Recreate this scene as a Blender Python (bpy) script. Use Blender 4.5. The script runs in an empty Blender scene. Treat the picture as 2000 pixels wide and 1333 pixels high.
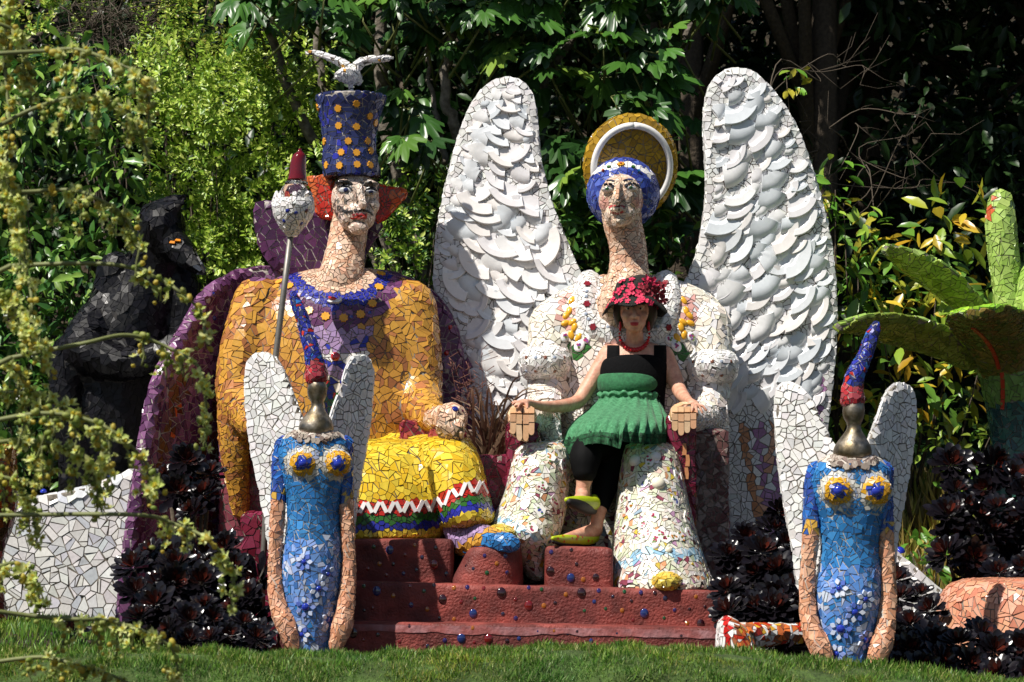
import bpy, bmesh, math, random
import numpy as np
from mathutils import Vector, Matrix, Quaternion, kdtree, noise
from mathutils.bvhtree import BVHTree
random.seed(7); RNG = np.random.default_rng(7)
scene = bpy.context.scene
COL = scene.collection
pi = math.pi

# ------------------------------------------------------------------ camera
F, D, HZ, HC = 4680.0, 13.0, 1050.0, 0.66       # focal length in photo pixels, camera distance, horizon row, eye height
cam_d = bpy.data.cameras.new('camera'); cam = bpy.data.objects.new('camera', cam_d); COL.objects.link(cam)
cam.location = (0, -D, HC); cam.rotation_euler = (pi / 2, 0, 0)
cam_d.sensor_width = 36.0; cam_d.lens = F / 2000 * 36.0
cam_d.shift_y = (HZ - 666.5) / 2000
cam_d.clip_start = 0.1; cam_d.clip_end = 2000
cam_d.dof.use_dof = True; cam_d.dof.focus_distance = 12.6; cam_d.dof.aperture_fstop = 6.3
scene.camera = cam

# ------------------------------------------------------------------ sky and sun
SUN = Vector((-0.52, -0.41, 0.95)).normalized()
world = bpy.data.worlds.new('World'); scene.world = world; world.use_nodes = True
nt = world.node_tree; nt.nodes.clear()
sky = nt.nodes.new('ShaderNodeTexSky'); sky.sky_type = 'NISHITA'; sky.sun_disc = False
sky.sun_elevation = math.asin(SUN.z); sky.sun_rotation = math.atan2(SUN.x, SUN.y)
bg = nt.nodes.new('ShaderNodeBackground'); bg.inputs[1].default_value = 0.05
wo = nt.nodes.new('ShaderNodeOutputWorld')
nt.links.new(sky.outputs[0], bg.inputs[0]); nt.links.new(bg.outputs[0], wo.inputs[0])
sl = bpy.data.lights.new('sun', 'SUN'); sl.energy = 5.0; sl.angle = math.radians(0.5); sl.color = (1.0, 0.95, 0.87)
so = bpy.data.objects.new('sun', sl); COL.objects.link(so); so.location = (-6, -6, 12)
so.rotation_euler = SUN.to_track_quat('Z', 'Y').to_euler()
scene.view_settings.view_transform = 'Standard'; scene.view_settings.look = 'None'
scene.view_settings.exposure = 0.44; scene.view_settings.gamma = 1.0

# ------------------------------------------------------------------ coordinates
def W(px, py, Y):
    d = D + Y
    return Vector(((px - 1000) / F * d, Y, HC - (py - HZ) / F * d))
def PX(p):
    d = D + p[1]
    return 1000 + p[0] * F / d, HZ - (p[2] - HC) * F / d
def S(Y): return (D + Y) / F
CAM = Vector((0, -D, HC))
def lerp(a, b, t): return a + (b - a) * t
def sstep(a, b, x):
    t = min(1, max(0, (x - a) / (b - a))); return t * t * (3 - 2 * t)
def interp(x, tab):
    if x <= tab[0][0]: return tab[0][1]
    for (a, b), (c, d) in zip(tab, tab[1:]):
        if x <= c: return b + (d - b) * (x - a) / (c - a)
    return tab[-1][1]
def smooth_path(pts, n=6, closed=False):
    P = [tuple(p) for p in pts]; out = []; m = len(P)
    rng = range(m if closed else m - 1)
    for i in rng:
        g = lambda k: P[k % m] if closed else P[min(m - 1, max(0, k))]
        a, b, c, d = g(i - 1), g(i), g(i + 1), g(i + 2)
        for k in range(n):
            t = k / n
            out.append(tuple(0.5 * (2 * b[j] + (c[j] - a[j]) * t + (2 * a[j] - 5 * b[j] + 4 * c[j] - d[j]) * t * t + (3 * b[j] - a[j] - 3 * c[j] + d[j]) * t ** 3) for j in range(len(b))))
    if not closed: out.append(P[-1])
    return out

# ------------------------------------------------------------------ materials
def lin(c): return c / 12.92 if c <= 0.04045 else ((c + 0.055) / 1.055) ** 2.4
def H(h): return tuple(lin(int(h[i:i + 2], 16) / 255) for i in (0, 2, 4))
MATS = {}
def material(name, color=None, rough=0.5, spec=0.5, attr=False, noise_amt=0.0, noise_scale=20, bump=0.0, bump_scale=40, metal=0.0,
             transl=0.0, coat=0.0, trans=0.0, ior=1.45, color2=None, sheen=0.0, detail=4, rough2=None):
    if name in MATS: return MATS[name]
    m = bpy.data.materials.new(name); m.use_nodes = True; n = m.node_tree; b = n.nodes['Principled BSDF']; out = n.nodes['Material Output']
    b.inputs['Roughness'].default_value = rough; b.inputs['Specular IOR Level'].default_value = spec
    b.inputs['Metallic'].default_value = metal; b.inputs['Coat Weight'].default_value = coat; b.inputs['Coat Roughness'].default_value = 0.05
    b.inputs['Transmission Weight'].default_value = trans; b.inputs['IOR'].default_value = ior
    if sheen: b.inputs['Sheen Weight'].default_value = sheen
    tc = n.nodes.new('ShaderNodeTexCoord')
    if attr:
        a = n.nodes.new('ShaderNodeAttribute'); a.attribute_name = 'Col'; src = a.outputs['Color']
    else:
        r = n.nodes.new('ShaderNodeRGB'); r.outputs[0].default_value = (*color, 1); src = r.outputs[0]
    def tex(scale, det=detail):
        t = n.nodes.new('ShaderNodeTexNoise'); t.inputs['Scale'].default_value = scale; t.inputs['Detail'].default_value = det
        g = n.nodes.new('ShaderNodeNewGeometry'); n.links.new(g.outputs['Position'], t.inputs['Vector']); return t
    if noise_amt or color2:
        t = tex(noise_scale)
        if color2:
            mx = n.nodes.new('ShaderNodeMix'); mx.data_type = 'RGBA'
            rp = n.nodes.new('ShaderNodeMapRange'); rp.inputs[1].default_value = 0.38; rp.inputs[2].default_value = 0.62
            n.links.new(t.outputs[0], rp.inputs[0]); n.links.new(rp.outputs[0], mx.inputs[0])
            n.links.new(src, mx.inputs[6]); mx.inputs[7].default_value = (*color2, 1); src = mx.outputs[2]
        if noise_amt:
            t2 = tex(noise_scale * 2.3)
            rp = n.nodes.new('ShaderNodeMapRange'); rp.inputs[1].default_value = 0.3; rp.inputs[2].default_value = 0.7
            rp.inputs[3].default_value = 1 - noise_amt; rp.inputs[4].default_value = 1 + noise_amt * 0.6
            n.links.new(t2.outputs[0], rp.inputs[0])
            hs = n.nodes.new('ShaderNodeHueSaturation'); n.links.new(src, hs.inputs['Color']); n.links.new(rp.outputs[0], hs.inputs['Value']); src = hs.outputs[0]
    n.links.new(src, b.inputs['Base Color'])
    if rough2 is not None:
        t = tex(noise_scale * 1.7); rp = n.nodes.new('ShaderNodeMapRange'); rp.inputs[1].default_value = 0.35; rp.inputs[2].default_value = 0.65
        rp.inputs[3].default_value = rough; rp.inputs[4].default_value = rough2
        n.links.new(t.outputs[0], rp.inputs[0]); n.links.new(rp.outputs[0], b.inputs['Roughness'])
    if bump:
        t = tex(bump_scale, 6); bp = n.nodes.new('ShaderNodeBump'); bp.inputs['Strength'].default_value = 1.0; bp.inputs['Distance'].default_value = bump
        n.links.new(t.outputs[0], bp.inputs['Height']); n.links.new(bp.outputs[0], b.inputs['Normal'])
    if transl:
        tr = n.nodes.new('ShaderNodeBsdfTranslucent'); n.links.new(src, tr.inputs[0]); ms = n.nodes.new('ShaderNodeMixShader')
        ms.inputs[0].default_value = transl; n.links.new(b.outputs[0], ms.inputs[1]); n.links.new(tr.outputs[0], ms.inputs[2]); n.links.new(ms.outputs[0], out.inputs[0])
    MATS[name] = m; return m
M_tile = material('glazed_tile', attr=True, rough=0.13, rough2=0.34, noise_amt=0.1, noise_scale=30, bump=0.0012, bump_scale=22)
M_tile_k = material('black_glaze', attr=True, rough=0.3, rough2=0.5, spec=0.25, noise_amt=0.1, noise_scale=30)
M_grout = material('grout', H('8d857a'), rough=0.95, spec=0.2, noise_amt=0.35, noise_scale=14, bump=0.01, bump_scale=60, color2=H('6a635a'))
M_grout_l = material('light_grout', H('b4ada4'), rough=0.95, spec=0.2, noise_amt=0.25, noise_scale=14, bump=0.006, bump_scale=60)
M_grout_d = material('dark_grout', H('5e5852'), rough=0.95, spec=0.2, noise_amt=0.3, noise_scale=14, bump=0.01, bump_scale=60)
M_plate = material('white_china', attr=True, rough=0.08, rough2=0.2, noise_amt=0.05, noise_scale=16)
M_paint = material('maroon_paint', H('8a3f37'), rough=0.5, rough2=0.85, noise_amt=0.5, noise_scale=5, bump=0.008, bump_scale=80, color2=H('662c28'))
M_lilac = material('lilac_paint', H('966a6c'), rough=0.7, noise_amt=0.3, noise_scale=9, bump=0.006, bump_scale=45, color2=H('8c4a47'))
M_gem = material('glass_gem', attr=True, rough=0.05, coat=1.0, spec=0.8)
M_black = material('black_paint', H('15130f'), rough=0.4)
M_steel = material('brushed_steel', H('9a9286'), rough=0.38, rough2=0.6, metal=1.0, noise_amt=0.4, noise_scale=16, color2=H('746852'), bump=0.0015, bump_scale=60)
M_pole = material('galvanised_pole', H('84807a'), rough=0.5, metal=0.6, noise_amt=0.15)
M_bark = material('grey_bark', H('7d756a'), rough=0.9, noise_amt=0.35, noise_scale=18, bump=0.01, bump_scale=40, color2=H('5b5348'))
M_bark_d = material('dark_bark', H('4a4034'), rough=0.9, noise_amt=0.35, noise_scale=18, bump=0.01, bump_scale=40)
M_twig = material('dry_twig', H('544a3f'), rough=0.9, noise_amt=0.2)
M_stem = material('green_stem', H('6d7342'), rough=0.6, noise_amt=0.2)
M_leaf = material('leaf', attr=True, rough=0.38, spec=0.5, transl=0.28)
M_gleaf = material('glossy_leaf', attr=True, rough=0.33, spec=0.5, transl=0.22)
M_aeon = material('dark_succulent', attr=True, rough=0.24, spec=0.5)
M_petal = material('petal', attr=True, rough=0.55, transl=0.45)
M_grass = material('grass_blade', attr=True, rough=0.5, transl=0.3)
M_soil = material('soil', H('3a3024'), rough=1.0, noise_amt=0.4, noise_scale=6, bump=0.04, bump_scale=20, color2=H('2a271a'))
M_turf = material('turf', H('48602a'), rough=1.0, noise_amt=0.4, noise_scale=6, bump=0.04, bump_scale=30, color2=H('3a4a20'))
M_skin = material('skin', H('d4a288'), rough=0.5, noise_amt=0.16, noise_scale=22, color2=H('c68a72'), bump=0.0015, bump_scale=120)
M_cloth_b = material('black_cloth', H('0a0a0c'), rough=0.9, spec=0.15, noise_amt=0.2, bump=0.003, bump_scale=90)
M_cloth_g = material('green_cloth', H('2a6b42'), rough=0.85, noise_amt=0.2, noise_scale=40, sheen=0.08, bump=0.002, bump_scale=90, color2=H('215a37'))
M_legging = material('black_legging', H('070708'), rough=0.75, spec=0.15)
M_straw = material('black_lace', H('17150f'), rough=0.8, bump=0.008, bump_scale=130, noise_amt=0.5, noise_scale=90)
M_pink = material('pink_felt', H('cf2a52'), rough=0.7, noise_amt=0.2, noise_scale=60)
M_redb = material('red_bead', H('b01622'), rough=0.2)
M_hair = material('dark_hair', H('2a1a12'), rough=0.5)
M_shoe = material('lime_shoe', H('a8b820'), rough=0.35, noise_amt=0.1)
M_sole = material('black_sole', H('18120e'), rough=0.6)
M_lip = material('lip', H('b0343a'), rough=0.35)
M_glass = material('clear_glass', (0.9, 0.92, 0.92), rough=0.02, trans=1.0)
M_redglass = material('red_glass', H('7a0610'), rough=0.04, trans=0.35, coat=1.0)
M_white = material('white_enamel', H('eceae6'), rough=0.2)

# ------------------------------------------------------------------ object helpers
def lab(o, label=None, cat=None, group=None, kind=None):
    if label: o['label'] = label
    if cat: o['category'] = cat
    if group: o['group'] = group
    if kind: o['kind'] = kind
    return o
def thing(name, loc, label, cat, group=None):
    o = bpy.data.objects.new(name, None); COL.objects.link(o); o.location = loc; o.empty_display_size = 0.1
    return lab(o, label, cat, group)
def link(name, me, mat, parent=None, loc=None):
    o = bpy.data.objects.new(name, me); COL.objects.link(o)
    if mat is not None and not me.materials: me.materials.append(mat)
    if parent is not None:
        o.parent = parent
        if parent.type == 'EMPTY': o.matrix_parent_inverse = Matrix.Translation(-parent.location)
    if loc is not None: o.location = loc
    return o
def pymesh(name, v, f, smooth=False):
    me = bpy.data.meshes.new(name); me.from_pydata([tuple(p) for p in v], [], f)
    if smooth: me.shade_smooth()
    return me
def setcol(me, c):
    a = me.color_attributes.new('Col', 'FLOAT_COLOR', 'POINT')
    n = len(me.vertices)
    arr = np.ones((n, 4), np.float32); arr[:, :3] = c
    a.data.foreach_set('color', arr.ravel())
OCC = []      # meshes that can hide tiles (for picking the tiles that show)

class Solid:
    def __init__(s): s.v = []; s.f = []
    def loft(s, rings, cap=True):
        b = len(s.v); n = len(rings[0])
        for r in rings: s.v += [tuple(p) for p in r]
        for i in range(len(rings) - 1):
            for k in range(n):
                a = b + i * n + k; c = b + i * n + (k + 1) % n
                s.f.append((a, c, c + n, a + n))
        if cap:
            s.f.append(tuple(b + k for k in range(n))[::-1]); e = b + (len(rings) - 1) * n; s.f.append(tuple(e + k for k in range(n)))
        return s
    def rows(s, R, n=28, e=2.0, sm=3, rip=None):
        R = smooth_path(R, sm) if sm > 1 else R
        rings = []
        for py, x0, x1, Y, ry in R:
            c = W((x0 + x1) / 2, py, Y); hw = (x1 - x0) / 2 * S(Y); ring = []
            for k in range(n):
                a = 2 * pi * k / n; ca, sa = math.cos(a), math.sin(a)
                q = 1.0 if rip is None else rip(a, py)
                ring.append(c + Vector((hw * math.copysign(abs(ca) ** (2 / e), ca) * q, ry * math.copysign(abs(sa) ** (2 / e), sa) * q, 0)))
            rings.append(ring)
        return s.loft(rings)
    def tube(s, P, R, n=12, round_=True):
        """swept round tube through world points P with radii R, rounded ends"""
        P = [Vector(p) for p in P]
        t0 = (P[1] - P[0]).normalized(); t1 = (P[-1] - P[-2]).normalized()
        if round_:
            A = [(P[0] - t0 * R[0] * math.cos(a), R[0] * math.sin(a)) for a in (0.15, 0.6, 1.1)]
            B = [(P[-1] + t1 * R[-1] * math.cos(a), R[-1] * math.sin(a)) for a in (1.1, 0.6, 0.15)]
            P = [a[0] for a in A] + P + [b[0] for b in B]; R = [a[1] for a in A] + list(R) + [b[1] for b in B]
        rings = []; u = None
        for i, p in enumerate(P):
            t = (P[min(i + 1, len(P) - 1)] - P[max(i - 1, 0)]).normalized()
            if u is None: u = t.orthogonal().normalized()
            u = (u - t * u.dot(t)).normalized(); w = t.cross(u)
            rings.append([p + (u * math.cos(2 * pi * k / n) + w * math.sin(2 * pi * k / n)) * R[i] for k in range(n)])
        return s.loft(rings)
    def chain(s, C, n=14, sm=4):
        C = smooth_path(C, sm)
        return s.tube([W(c[0], c[1], c[2]) for c in C], [max(1e-4, c[3] * S(c[2])) for c in C], n)
    def ball(s, px, py, Y, rx, rz, ry, roll=0.0, n=20, pitch=0.0):
        c = W(px, py, Y); k = S(Y); rings = []
        Rm = Matrix.Rotation(roll, 3, 'Y') @ Matrix.Rotation(pitch, 3, 'X')
        for i in range(1, 12):
            a = pi * i / 12
            rings.append([c + Rm @ Vector((rx * k * math.sin(a) * math.cos(2 * pi * j / n), ry * math.sin(a) * math.sin(2 * pi * j / n), -rz * k * math.cos(a))) for j in range(n)])
        return s.loft(rings)
    def box(s, x0, x1, y0, y1, Ya, Yb, slope=0.0):
        """front face spans these photo pixels at depth Ya, reaching back to Yb"""
        a = W(x0, y1, Ya); b = W(x1, y0, Ya); dz = -slope * (b.x - a.x)
        v = [(a.x, Ya, a.z), (b.x, Ya, a.z + dz), (b.x, Ya, b.z + dz), (a.x, Ya, b.z), (a.x, Yb, a.z), (b.x, Yb, a.z + dz), (b.x, Yb, b.z + dz), (a.x, Yb, b.z)]
        k = len(s.v); s.v += v
        s.f += [tuple(k + i for i in q) for q in ((0, 1, 2, 3), (5, 4, 7, 6), (3, 2, 6, 7), (0, 4, 5, 1), (0, 3, 7, 4), (1, 5, 6, 2))]
        return s
    def slab(s, outline, Yf, thick, sm=4):
        """flat board of the given outline; Yf(px,py) is a plane"""
        O = smooth_path(outline, sm, closed=True)
        f = [W(x, y, Yf(x, y)) for x, y in O]; k = len(s.v); n = len(f)
        s.v += [tuple(p) for p in f] + [(p.x, p.y + thick, p.z) for p in f]
        from mathutils.geometry import tessellate_polygon
        T = tessellate_polygon([[Vector((p.x, p.z, 0)) for p in f]])
        s.f += [tuple(k + i for i in t) for t in T] + [tuple(k + n + i for i in t[::-1]) for t in T]
        s.f += [(k + i, k + (i + 1) % n, k + n + (i + 1) % n, k + n + i) for i in range(n)]
        return s
    def raw(s, name='part', smooth=True):
        me = pymesh(name, s.v, s.f); bm = bmesh.new(); bm.from_mesh(me); bmesh.ops.recalc_face_normals(bm, faces=bm.faces); bm.to_mesh(me); bm.free()
        if smooth: me.shade_smooth()
        return me
    def mesh(s, voxel=0.016, smooth=4, name='part', fac=0.5):
        me = s.raw(name, False); o = bpy.data.objects.new('tmp', me); COL.objects.link(o)
        m = o.modifiers.new('r', 'REMESH'); m.mode = 'VOXEL'; m.voxel_size = voxel
        if smooth:
            m = o.modifiers.new('s', 'SMOOTH'); m.factor = fac; m.iterations = smooth
        dg = bpy.context.evaluated_depsgraph_get(); r = bpy.data.meshes.new_from_object(o.evaluated_get(dg))
        bpy.data.objects.remove(o); bpy.data.meshes.remove(me); r.name = name; r.shade_smooth(); return r
def tree_of(me):
    v = [x.co.copy() for x in me.vertices]; f = [tuple(p.vertices) for p in me.polygons]
    return BVHTree.FromPolygons(v, f), v, f
BV = {}; TM = {}
def part(name, parent, solid, voxel=0.016, smooth=4, mat=None, fac=0.5):
    me = solid.mesh(voxel, smooth, name, fac); o = link(name, me, mat or M_grout, parent)
    t, v, f = tree_of(me); BV[o] = t; OCC.append((v, f)); return o
def ray(o, px, py):
    d = (W(px, py, 0) - CAM).normalized(); h = BV[o].ray_cast(CAM, d)
    return (h[0], h[1]) if h[0] is not None else None

# ------------------------------------------------------------------ mosaic
TILES = {}
def clip(P, nx, ny, d):
    out = []; m = len(P)
    for i in range(m):
        a = P[i]; b = P[(i + 1) % m]; da = a[0] * nx + a[1] * ny - d; db = b[0] * nx + b[1] * ny - d
        if da <= 0: out.append(a)
        if (da < 0) != (db < 0) and abs(da - db) > 1e-12:
            t = da / (da - db); out.append((a[0] + (b[0] - a[0]) * t, a[1] + (b[1] - a[1]) * t))
    return out
def area2(P): return 0.5 * sum(P[i][0] * P[(i + 1) % len(P)][1] - P[(i + 1) % len(P)][0] * P[i][1] for i in range(len(P)))
def cvary(c, v=0.1, h=0.03):
    k = 1 + random.uniform(-v, v * 0.7)
    return tuple(max(0.0, min(0.95, x * k * (1 + random.uniform(-h, h)))) for x in c)
def mosaic(root, o, r, col, gap=0.006, th=0.0035, pre=(), split=0.45, back=0.25, tilt=0.085, rfn=None, prek=0.8, vary=0.15, keep=1.0):
    if r > 0.03: r *= 0.64; gap *= 0.72
    r0 = r; r *= 1.3
    me = o.data; me.calc_loop_triangles(); nv = len(me.vertices); nt_ = len(me.loop_triangles)
    co = np.empty(nv * 3, np.float32); me.vertices.foreach_get('co', co); co = co.reshape(-1, 3)
    no = np.empty(nv * 3, np.float32); me.vertices.foreach_get('normal', no); no = no.reshape(-1, 3)
    tr = np.empty(nt_ * 3, np.int32); me.loop_triangles.foreach_get('vertices', tr); tr = tr.reshape(-1, 3)
    A, B, C = co[tr[:, 0]], co[tr[:, 1]], co[tr[:, 2]]; cr = np.cross(B - A, C - A); ar = np.linalg.norm(cr, axis=1) / 2
    nn = cr / (2 * ar[:, None] + 1e-12); wgt = ar * (nn[:, 1] < back); tot = wgt.sum()
    if tot < 1e-6: return
    rmin = r * 0.8 if rfn is None else r * 0.5
    N = int(7 * tot / (rmin * rmin)) + 10
    idx = RNG.choice(nt_, N, p=wgt / tot); u = RNG.random(N); w = RNG.random(N); fl = u + w > 1; u[fl] = 1 - u[fl]; w[fl] = 1 - w[fl]
    Pc = A[idx] + (B - A)[idx] * u[:, None] + (C - A)[idx] * w[:, None]
    Nc = no[tr[idx, 0]] * (1 - u - w)[:, None] + no[tr[idx, 1]] * u[:, None] + no[tr[idx, 2]] * w[:, None]
    Nc /= np.linalg.norm(Nc, axis=1)[:, None] + 1e-9
    grid = {}; seeds = []
    def near(p, rr):
        gx, gy, gz = int(math.floor(p[0] / r)), int(math.floor(p[1] / r)), int(math.floor(p[2] / r))
        for x in (gx - 1, gx, gx + 1):
            for y in (gy - 1, gy, gy + 1):
                for z in (gz - 1, gz, gz + 1):
                    for q in grid.get((x, y, z), ()):
                        if (q[0] - p[0]) ** 2 + (q[1] - p[1]) ** 2 + (q[2] - p[2]) ** 2 < rr: return True
        return False
    def add(p, n, rr, pr):
        grid.setdefault((int(math.floor(p[0] / r)), int(math.floor(p[1] / r)), int(math.floor(p[2] / r))), []).append(p); seeds.append((Vector(p), Vector(n), rr, pr))
    for q in pre:
        h = ray(o, q[0], q[1]) if len(q) == 2 else q
        if h: add(tuple(h[0]), tuple(h[1]), r, True)
    kp = None
    if seeds:
        kp = kdtree.KDTree(len(seeds))
        for i, s_ in enumerate(seeds): kp.insert(s_[0], i)
        kp.balance()
    for p, n in zip(Pc.tolist(), Nc.tolist()):
        rr = (r if rfn is None else r * rfn(*PX(p))) * random.uniform(0.72, 1.12)
        if not near(p, (rr * (prek / 1.25 if kp and kp.find(p)[2] < r * 1.05 else 1)) ** 2): add(p, n, rr, False)
    kd = kdtree.KDTree(len(seeds))
    for i, s_ in enumerate(seeds): kd.insert(s_[0], i)
    kd.balance(); bv = BV[o]; slack = min(0.006, 0.12 * r); L = TILES.setdefault(root, [])
    for i, (p, n, rr, pr) in enumerate(seeds):
        if n.length < 0.5: continue
        ux = n.orthogonal().normalized(); uy = n.cross(ux); R = rr * 1.1; jg = random.uniform(0.6, 1.5)
        P = [(R * math.cos(a * pi / 4), R * math.sin(a * pi / 4)) for a in range(8)]
        nb = sorted(kd.find_range(p, rr * 2.4), key=lambda q: q[2])
        for q, j, dist in nb:
            if j == i: continue
            d = q - p
            if seeds[j][1].dot(n) < -0.3: continue
            hgt = d.dot(n); t = d - n * hgt; tl = t.length
            if tl < 1e-5: continue
            lim = min((tl + abs(hgt) * 0.8) / 2, tl + 0.003) - gap / 2 * jg
            P = clip(P, t.dot(ux) / tl, t.dot(uy) / tl, lim)
            if len(P) < 3: break
        if len(P) < 3 or random.random() > keep: continue
        x, y = PX(p); c = col(x, y, p, n)
        if c is None: continue
        pieces = [P]; amax = r0 * r0 * (rr / r) ** 2 * random.uniform(0.75, 1.7) * (0.75 if split > 0.5 else 1)
        if not pr and split > 0.15:
            todo = [P]; pieces = []
            while todo:
                Q = todo.pop()
                if len(Q) < 3: continue
                if area2(Q) < amax: pieces.append(Q); continue
                cx = sum(k[0] for k in Q) / len(Q); cy = sum(k[1] for k in Q) / len(Q)
                fx, fy = max(Q, key=lambda k: (k[0] - cx) ** 2 + (k[1] - cy) ** 2); a = math.atan2(fy - cy, fx - cx) + random.gauss(0, 0.5)
                m = cx * math.cos(a) + cy * math.sin(a) + random.uniform(-0.18, 0.18) * rr; g_ = gap * random.uniform(0.3, 0.6)
                todo += [clip(Q, math.cos(a), math.sin(a), m - g_), clip(Q, -math.cos(a), -math.sin(a), -m - g_)]
        for Q in pieces:
            # drop very short edges
            Q2 = []
            for k in Q:
                if not Q2 or (k[0] - Q2[-1][0]) ** 2 + (k[1] - Q2[-1][1]) ** 2 > (0.12 * rr) ** 2: Q2.append(k)
            if len(Q2) < 3: continue
            a = abs(area2(Q2))
            if a < 2.0e-5: continue
            n2 = (n + ux * random.uniform(-tilt, tilt) + uy * random.uniform(-tilt, tilt)).normalized()
            cx = sum(k[0] for k in Q2) / len(Q2); cy = sum(k[1] for k in Q2) / len(Q2)
            ctr = p + ux * cx + uy * cy; top = []; bot = []; h = th * random.uniform(0.7, 1.4)
            for k in Q2:
                e = ux * (k[0] - cx) + uy * (k[1] - cy); e = e - n2 * e.dot(n2)
                q = ctr + e; nr = bv.find_nearest(q)[0]
                if nr is not None:
                    dv = q - nr; dl = dv.length
                    if dl > slack: q = nr + dv * (slack / dl)
                top.append(q + n2 * h); bot.append(q - n2 * (th * 0.6 + slack))
            cc = cvary(c if len(pieces) == 1 else (col(*PX(ctr), ctr, n) or c), vary)
            L.append([o, top, bot, n2, cc, a])
def tiles_finish(limit=300):
    V = []; Fc = []
    for v, f in OCC:
        b = len(V); V += v; Fc += [tuple(b + i for i in q) for q in f]
    occ = BVHTree.FromPolygons(V, Fc)
    for root, L in TILES.items():
        for t in L:
            c = sum(t[1], Vector()) / len(t[1]); d = c - CAM; dl = d.length; d /= dl; x, y = PX(c)
            s = t[5] * max(0.0, -t[3].dot(d)) * (0 <= x <= 2000 and 0 <= y <= 1290)
            if s > 0:
                h = occ.ray_cast(CAM, d)
                if h[0] is not None and h[3] < dl - 0.05: s = 0
            t.append(s)
        L.sort(key=lambda t: -t[6]); rest = {}
        for k, (o, top, bot, n2, cc, a, s) in enumerate(L):
            m = len(top); quads = [tuple(range(m))] + [(i, i + m, (i + 1) % m + m, (i + 1) % m) for i in range(m)]
            if k < limit and s > 0:
                c = sum(top, Vector()) / m
                me = pymesh('tile', [p - c for p in top + bot], quads); setcol(me, cc); link('tile', me, TM.get(o, M_tile), o, c)
            else:
                g = rest.setdefault(o, [[], [], []]); b = len(g[0]); g[0] += top + bot; g[1] += [tuple(b + i for i in q) for q in quads]; g[2] += [cc] * (2 * m)
        for o, (v, f, c) in rest.items():
            me = pymesh('tile_field', v, f); setcol(me, np.array(c, np.float32)); q = link('tile_field', me, TM.get(o, M_tile), o); q['kind'] = 'stuff'
    for m in bpy.data.meshes:
        m.validate() if False else None

# stuck-on ornaments -----------------------------------------------------------
def frame(n, ang=0.0):
    n = Vector(n).normalized(); up = Vector((0, 0, 1)) if abs(n.z) < 0.95 else Vector((0, 1, 0))
    x = up.cross(n).normalized(); y = n.cross(x)
    m = Matrix((x, y, n)).transposed()
    return m @ Matrix.Rotation(ang, 3, 'Z')
def stick(name, parent, me, mat, p, n, size, ang=0.0, lift=0.0):
    o = link(name, me, mat, parent); n = Vector(n).normalized()
    m = frame(n, ang).to_4x4(); m.translation = p + n * lift
    o.matrix_basis = m @ Matrix.Diagonal((size if isinstance(size, tuple) else (size, size, size)) + (1,))
    return o
def star_mesh(c, k=8, inner=0.78, h=0.25):
    v = []; n = 2 * k
    for z, s in ((h, 1.0), (-0.4, 1.05)):
        for i in range(n):
            r = s * (1 if i % 2 == 0 else inner); v.append((r * math.cos(pi * i / k), r * math.sin(pi * i / k), z))
    f = [tuple(range(n))] + [(i, i + n, (i + 1) % n + n, (i + 1) % n) for i in range(n)]
    me = pymesh('star', v, f); setcol(me, c); return me
def dome_mesh(c, h=0.5, n=12, rings=4, smooth=True):
    v = []; f = []
    for i in range(rings):
        a = (pi / 2) * i / rings; r = math.cos(a); z = h * math.sin(a)
        v += [(r * math.cos(2 * pi * k / n), r * math.sin(2 * pi * k / n), z) for k in range(n)]
    v.append((0, 0, h))
    for i in range(rings - 1):
        for k in range(n): f.append((i * n + k, i * n + (k + 1) % n, (i + 1) * n + (k + 1) % n, (i + 1) * n + k))
    for k in range(n): f.append(((rings - 1) * n + k, (rings - 1) * n + (k + 1) % n, rings * n))
    me = pymesh('dome', v, f, smooth); setcol(me, c); return me
def disc_poly(c, pts, h=0.2):
    n = len(pts); v = [(x, y, h) for x, y in pts] + [(x * 1.03, y * 1.03, -0.5) for x, y in pts]
    me = pymesh('piece', v, [tuple(range(n))] + [(i, i + n, (i + 1) % n + n, (i + 1) % n) for i in range(n)]); setcol(me, c); return me
def strip(name, parent, o, pts, w, c, lift=0.004, seg=None):
    """a line of separate flat tiles following pixel points laid on surface o"""
    out = []
    for a, b in zip(pts, pts[1:]):
        ha, hb = ray(o, *a), ray(o, *b)
        if not ha or not hb: continue
        pa, pb = ha[0], hb[0]; n = (ha[1] + hb[1]).normalized(); t = pb - pa; t -= n * t.dot(n)
        if t.length < 1e-4: continue
        t.normalize(); s_ = n.cross(t); e = t * 0.002; h = n * (lift + random.uniform(0, 0.002)); ww = s_ * w / 2
        top = [pa + e - ww + h, pb - e - ww + h, pb - e + ww + h, pa + e + ww + h]; ctr = sum(top, Vector()) / 4
        v = [p - ctr for p in top] + [p - ctr - n * 0.015 for p in top]
        me = pymesh(name, v, [(0, 1, 2, 3), (0, 4, 5, 1), (1, 5, 6, 2), (2, 6, 7, 3), (3, 7, 4, 0)]); setcol(me, cvary(c if not isinstance(c, list) else random.choice(c)))
        out.append(link(name, me, M_tile, parent, ctr))
    return out

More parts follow.
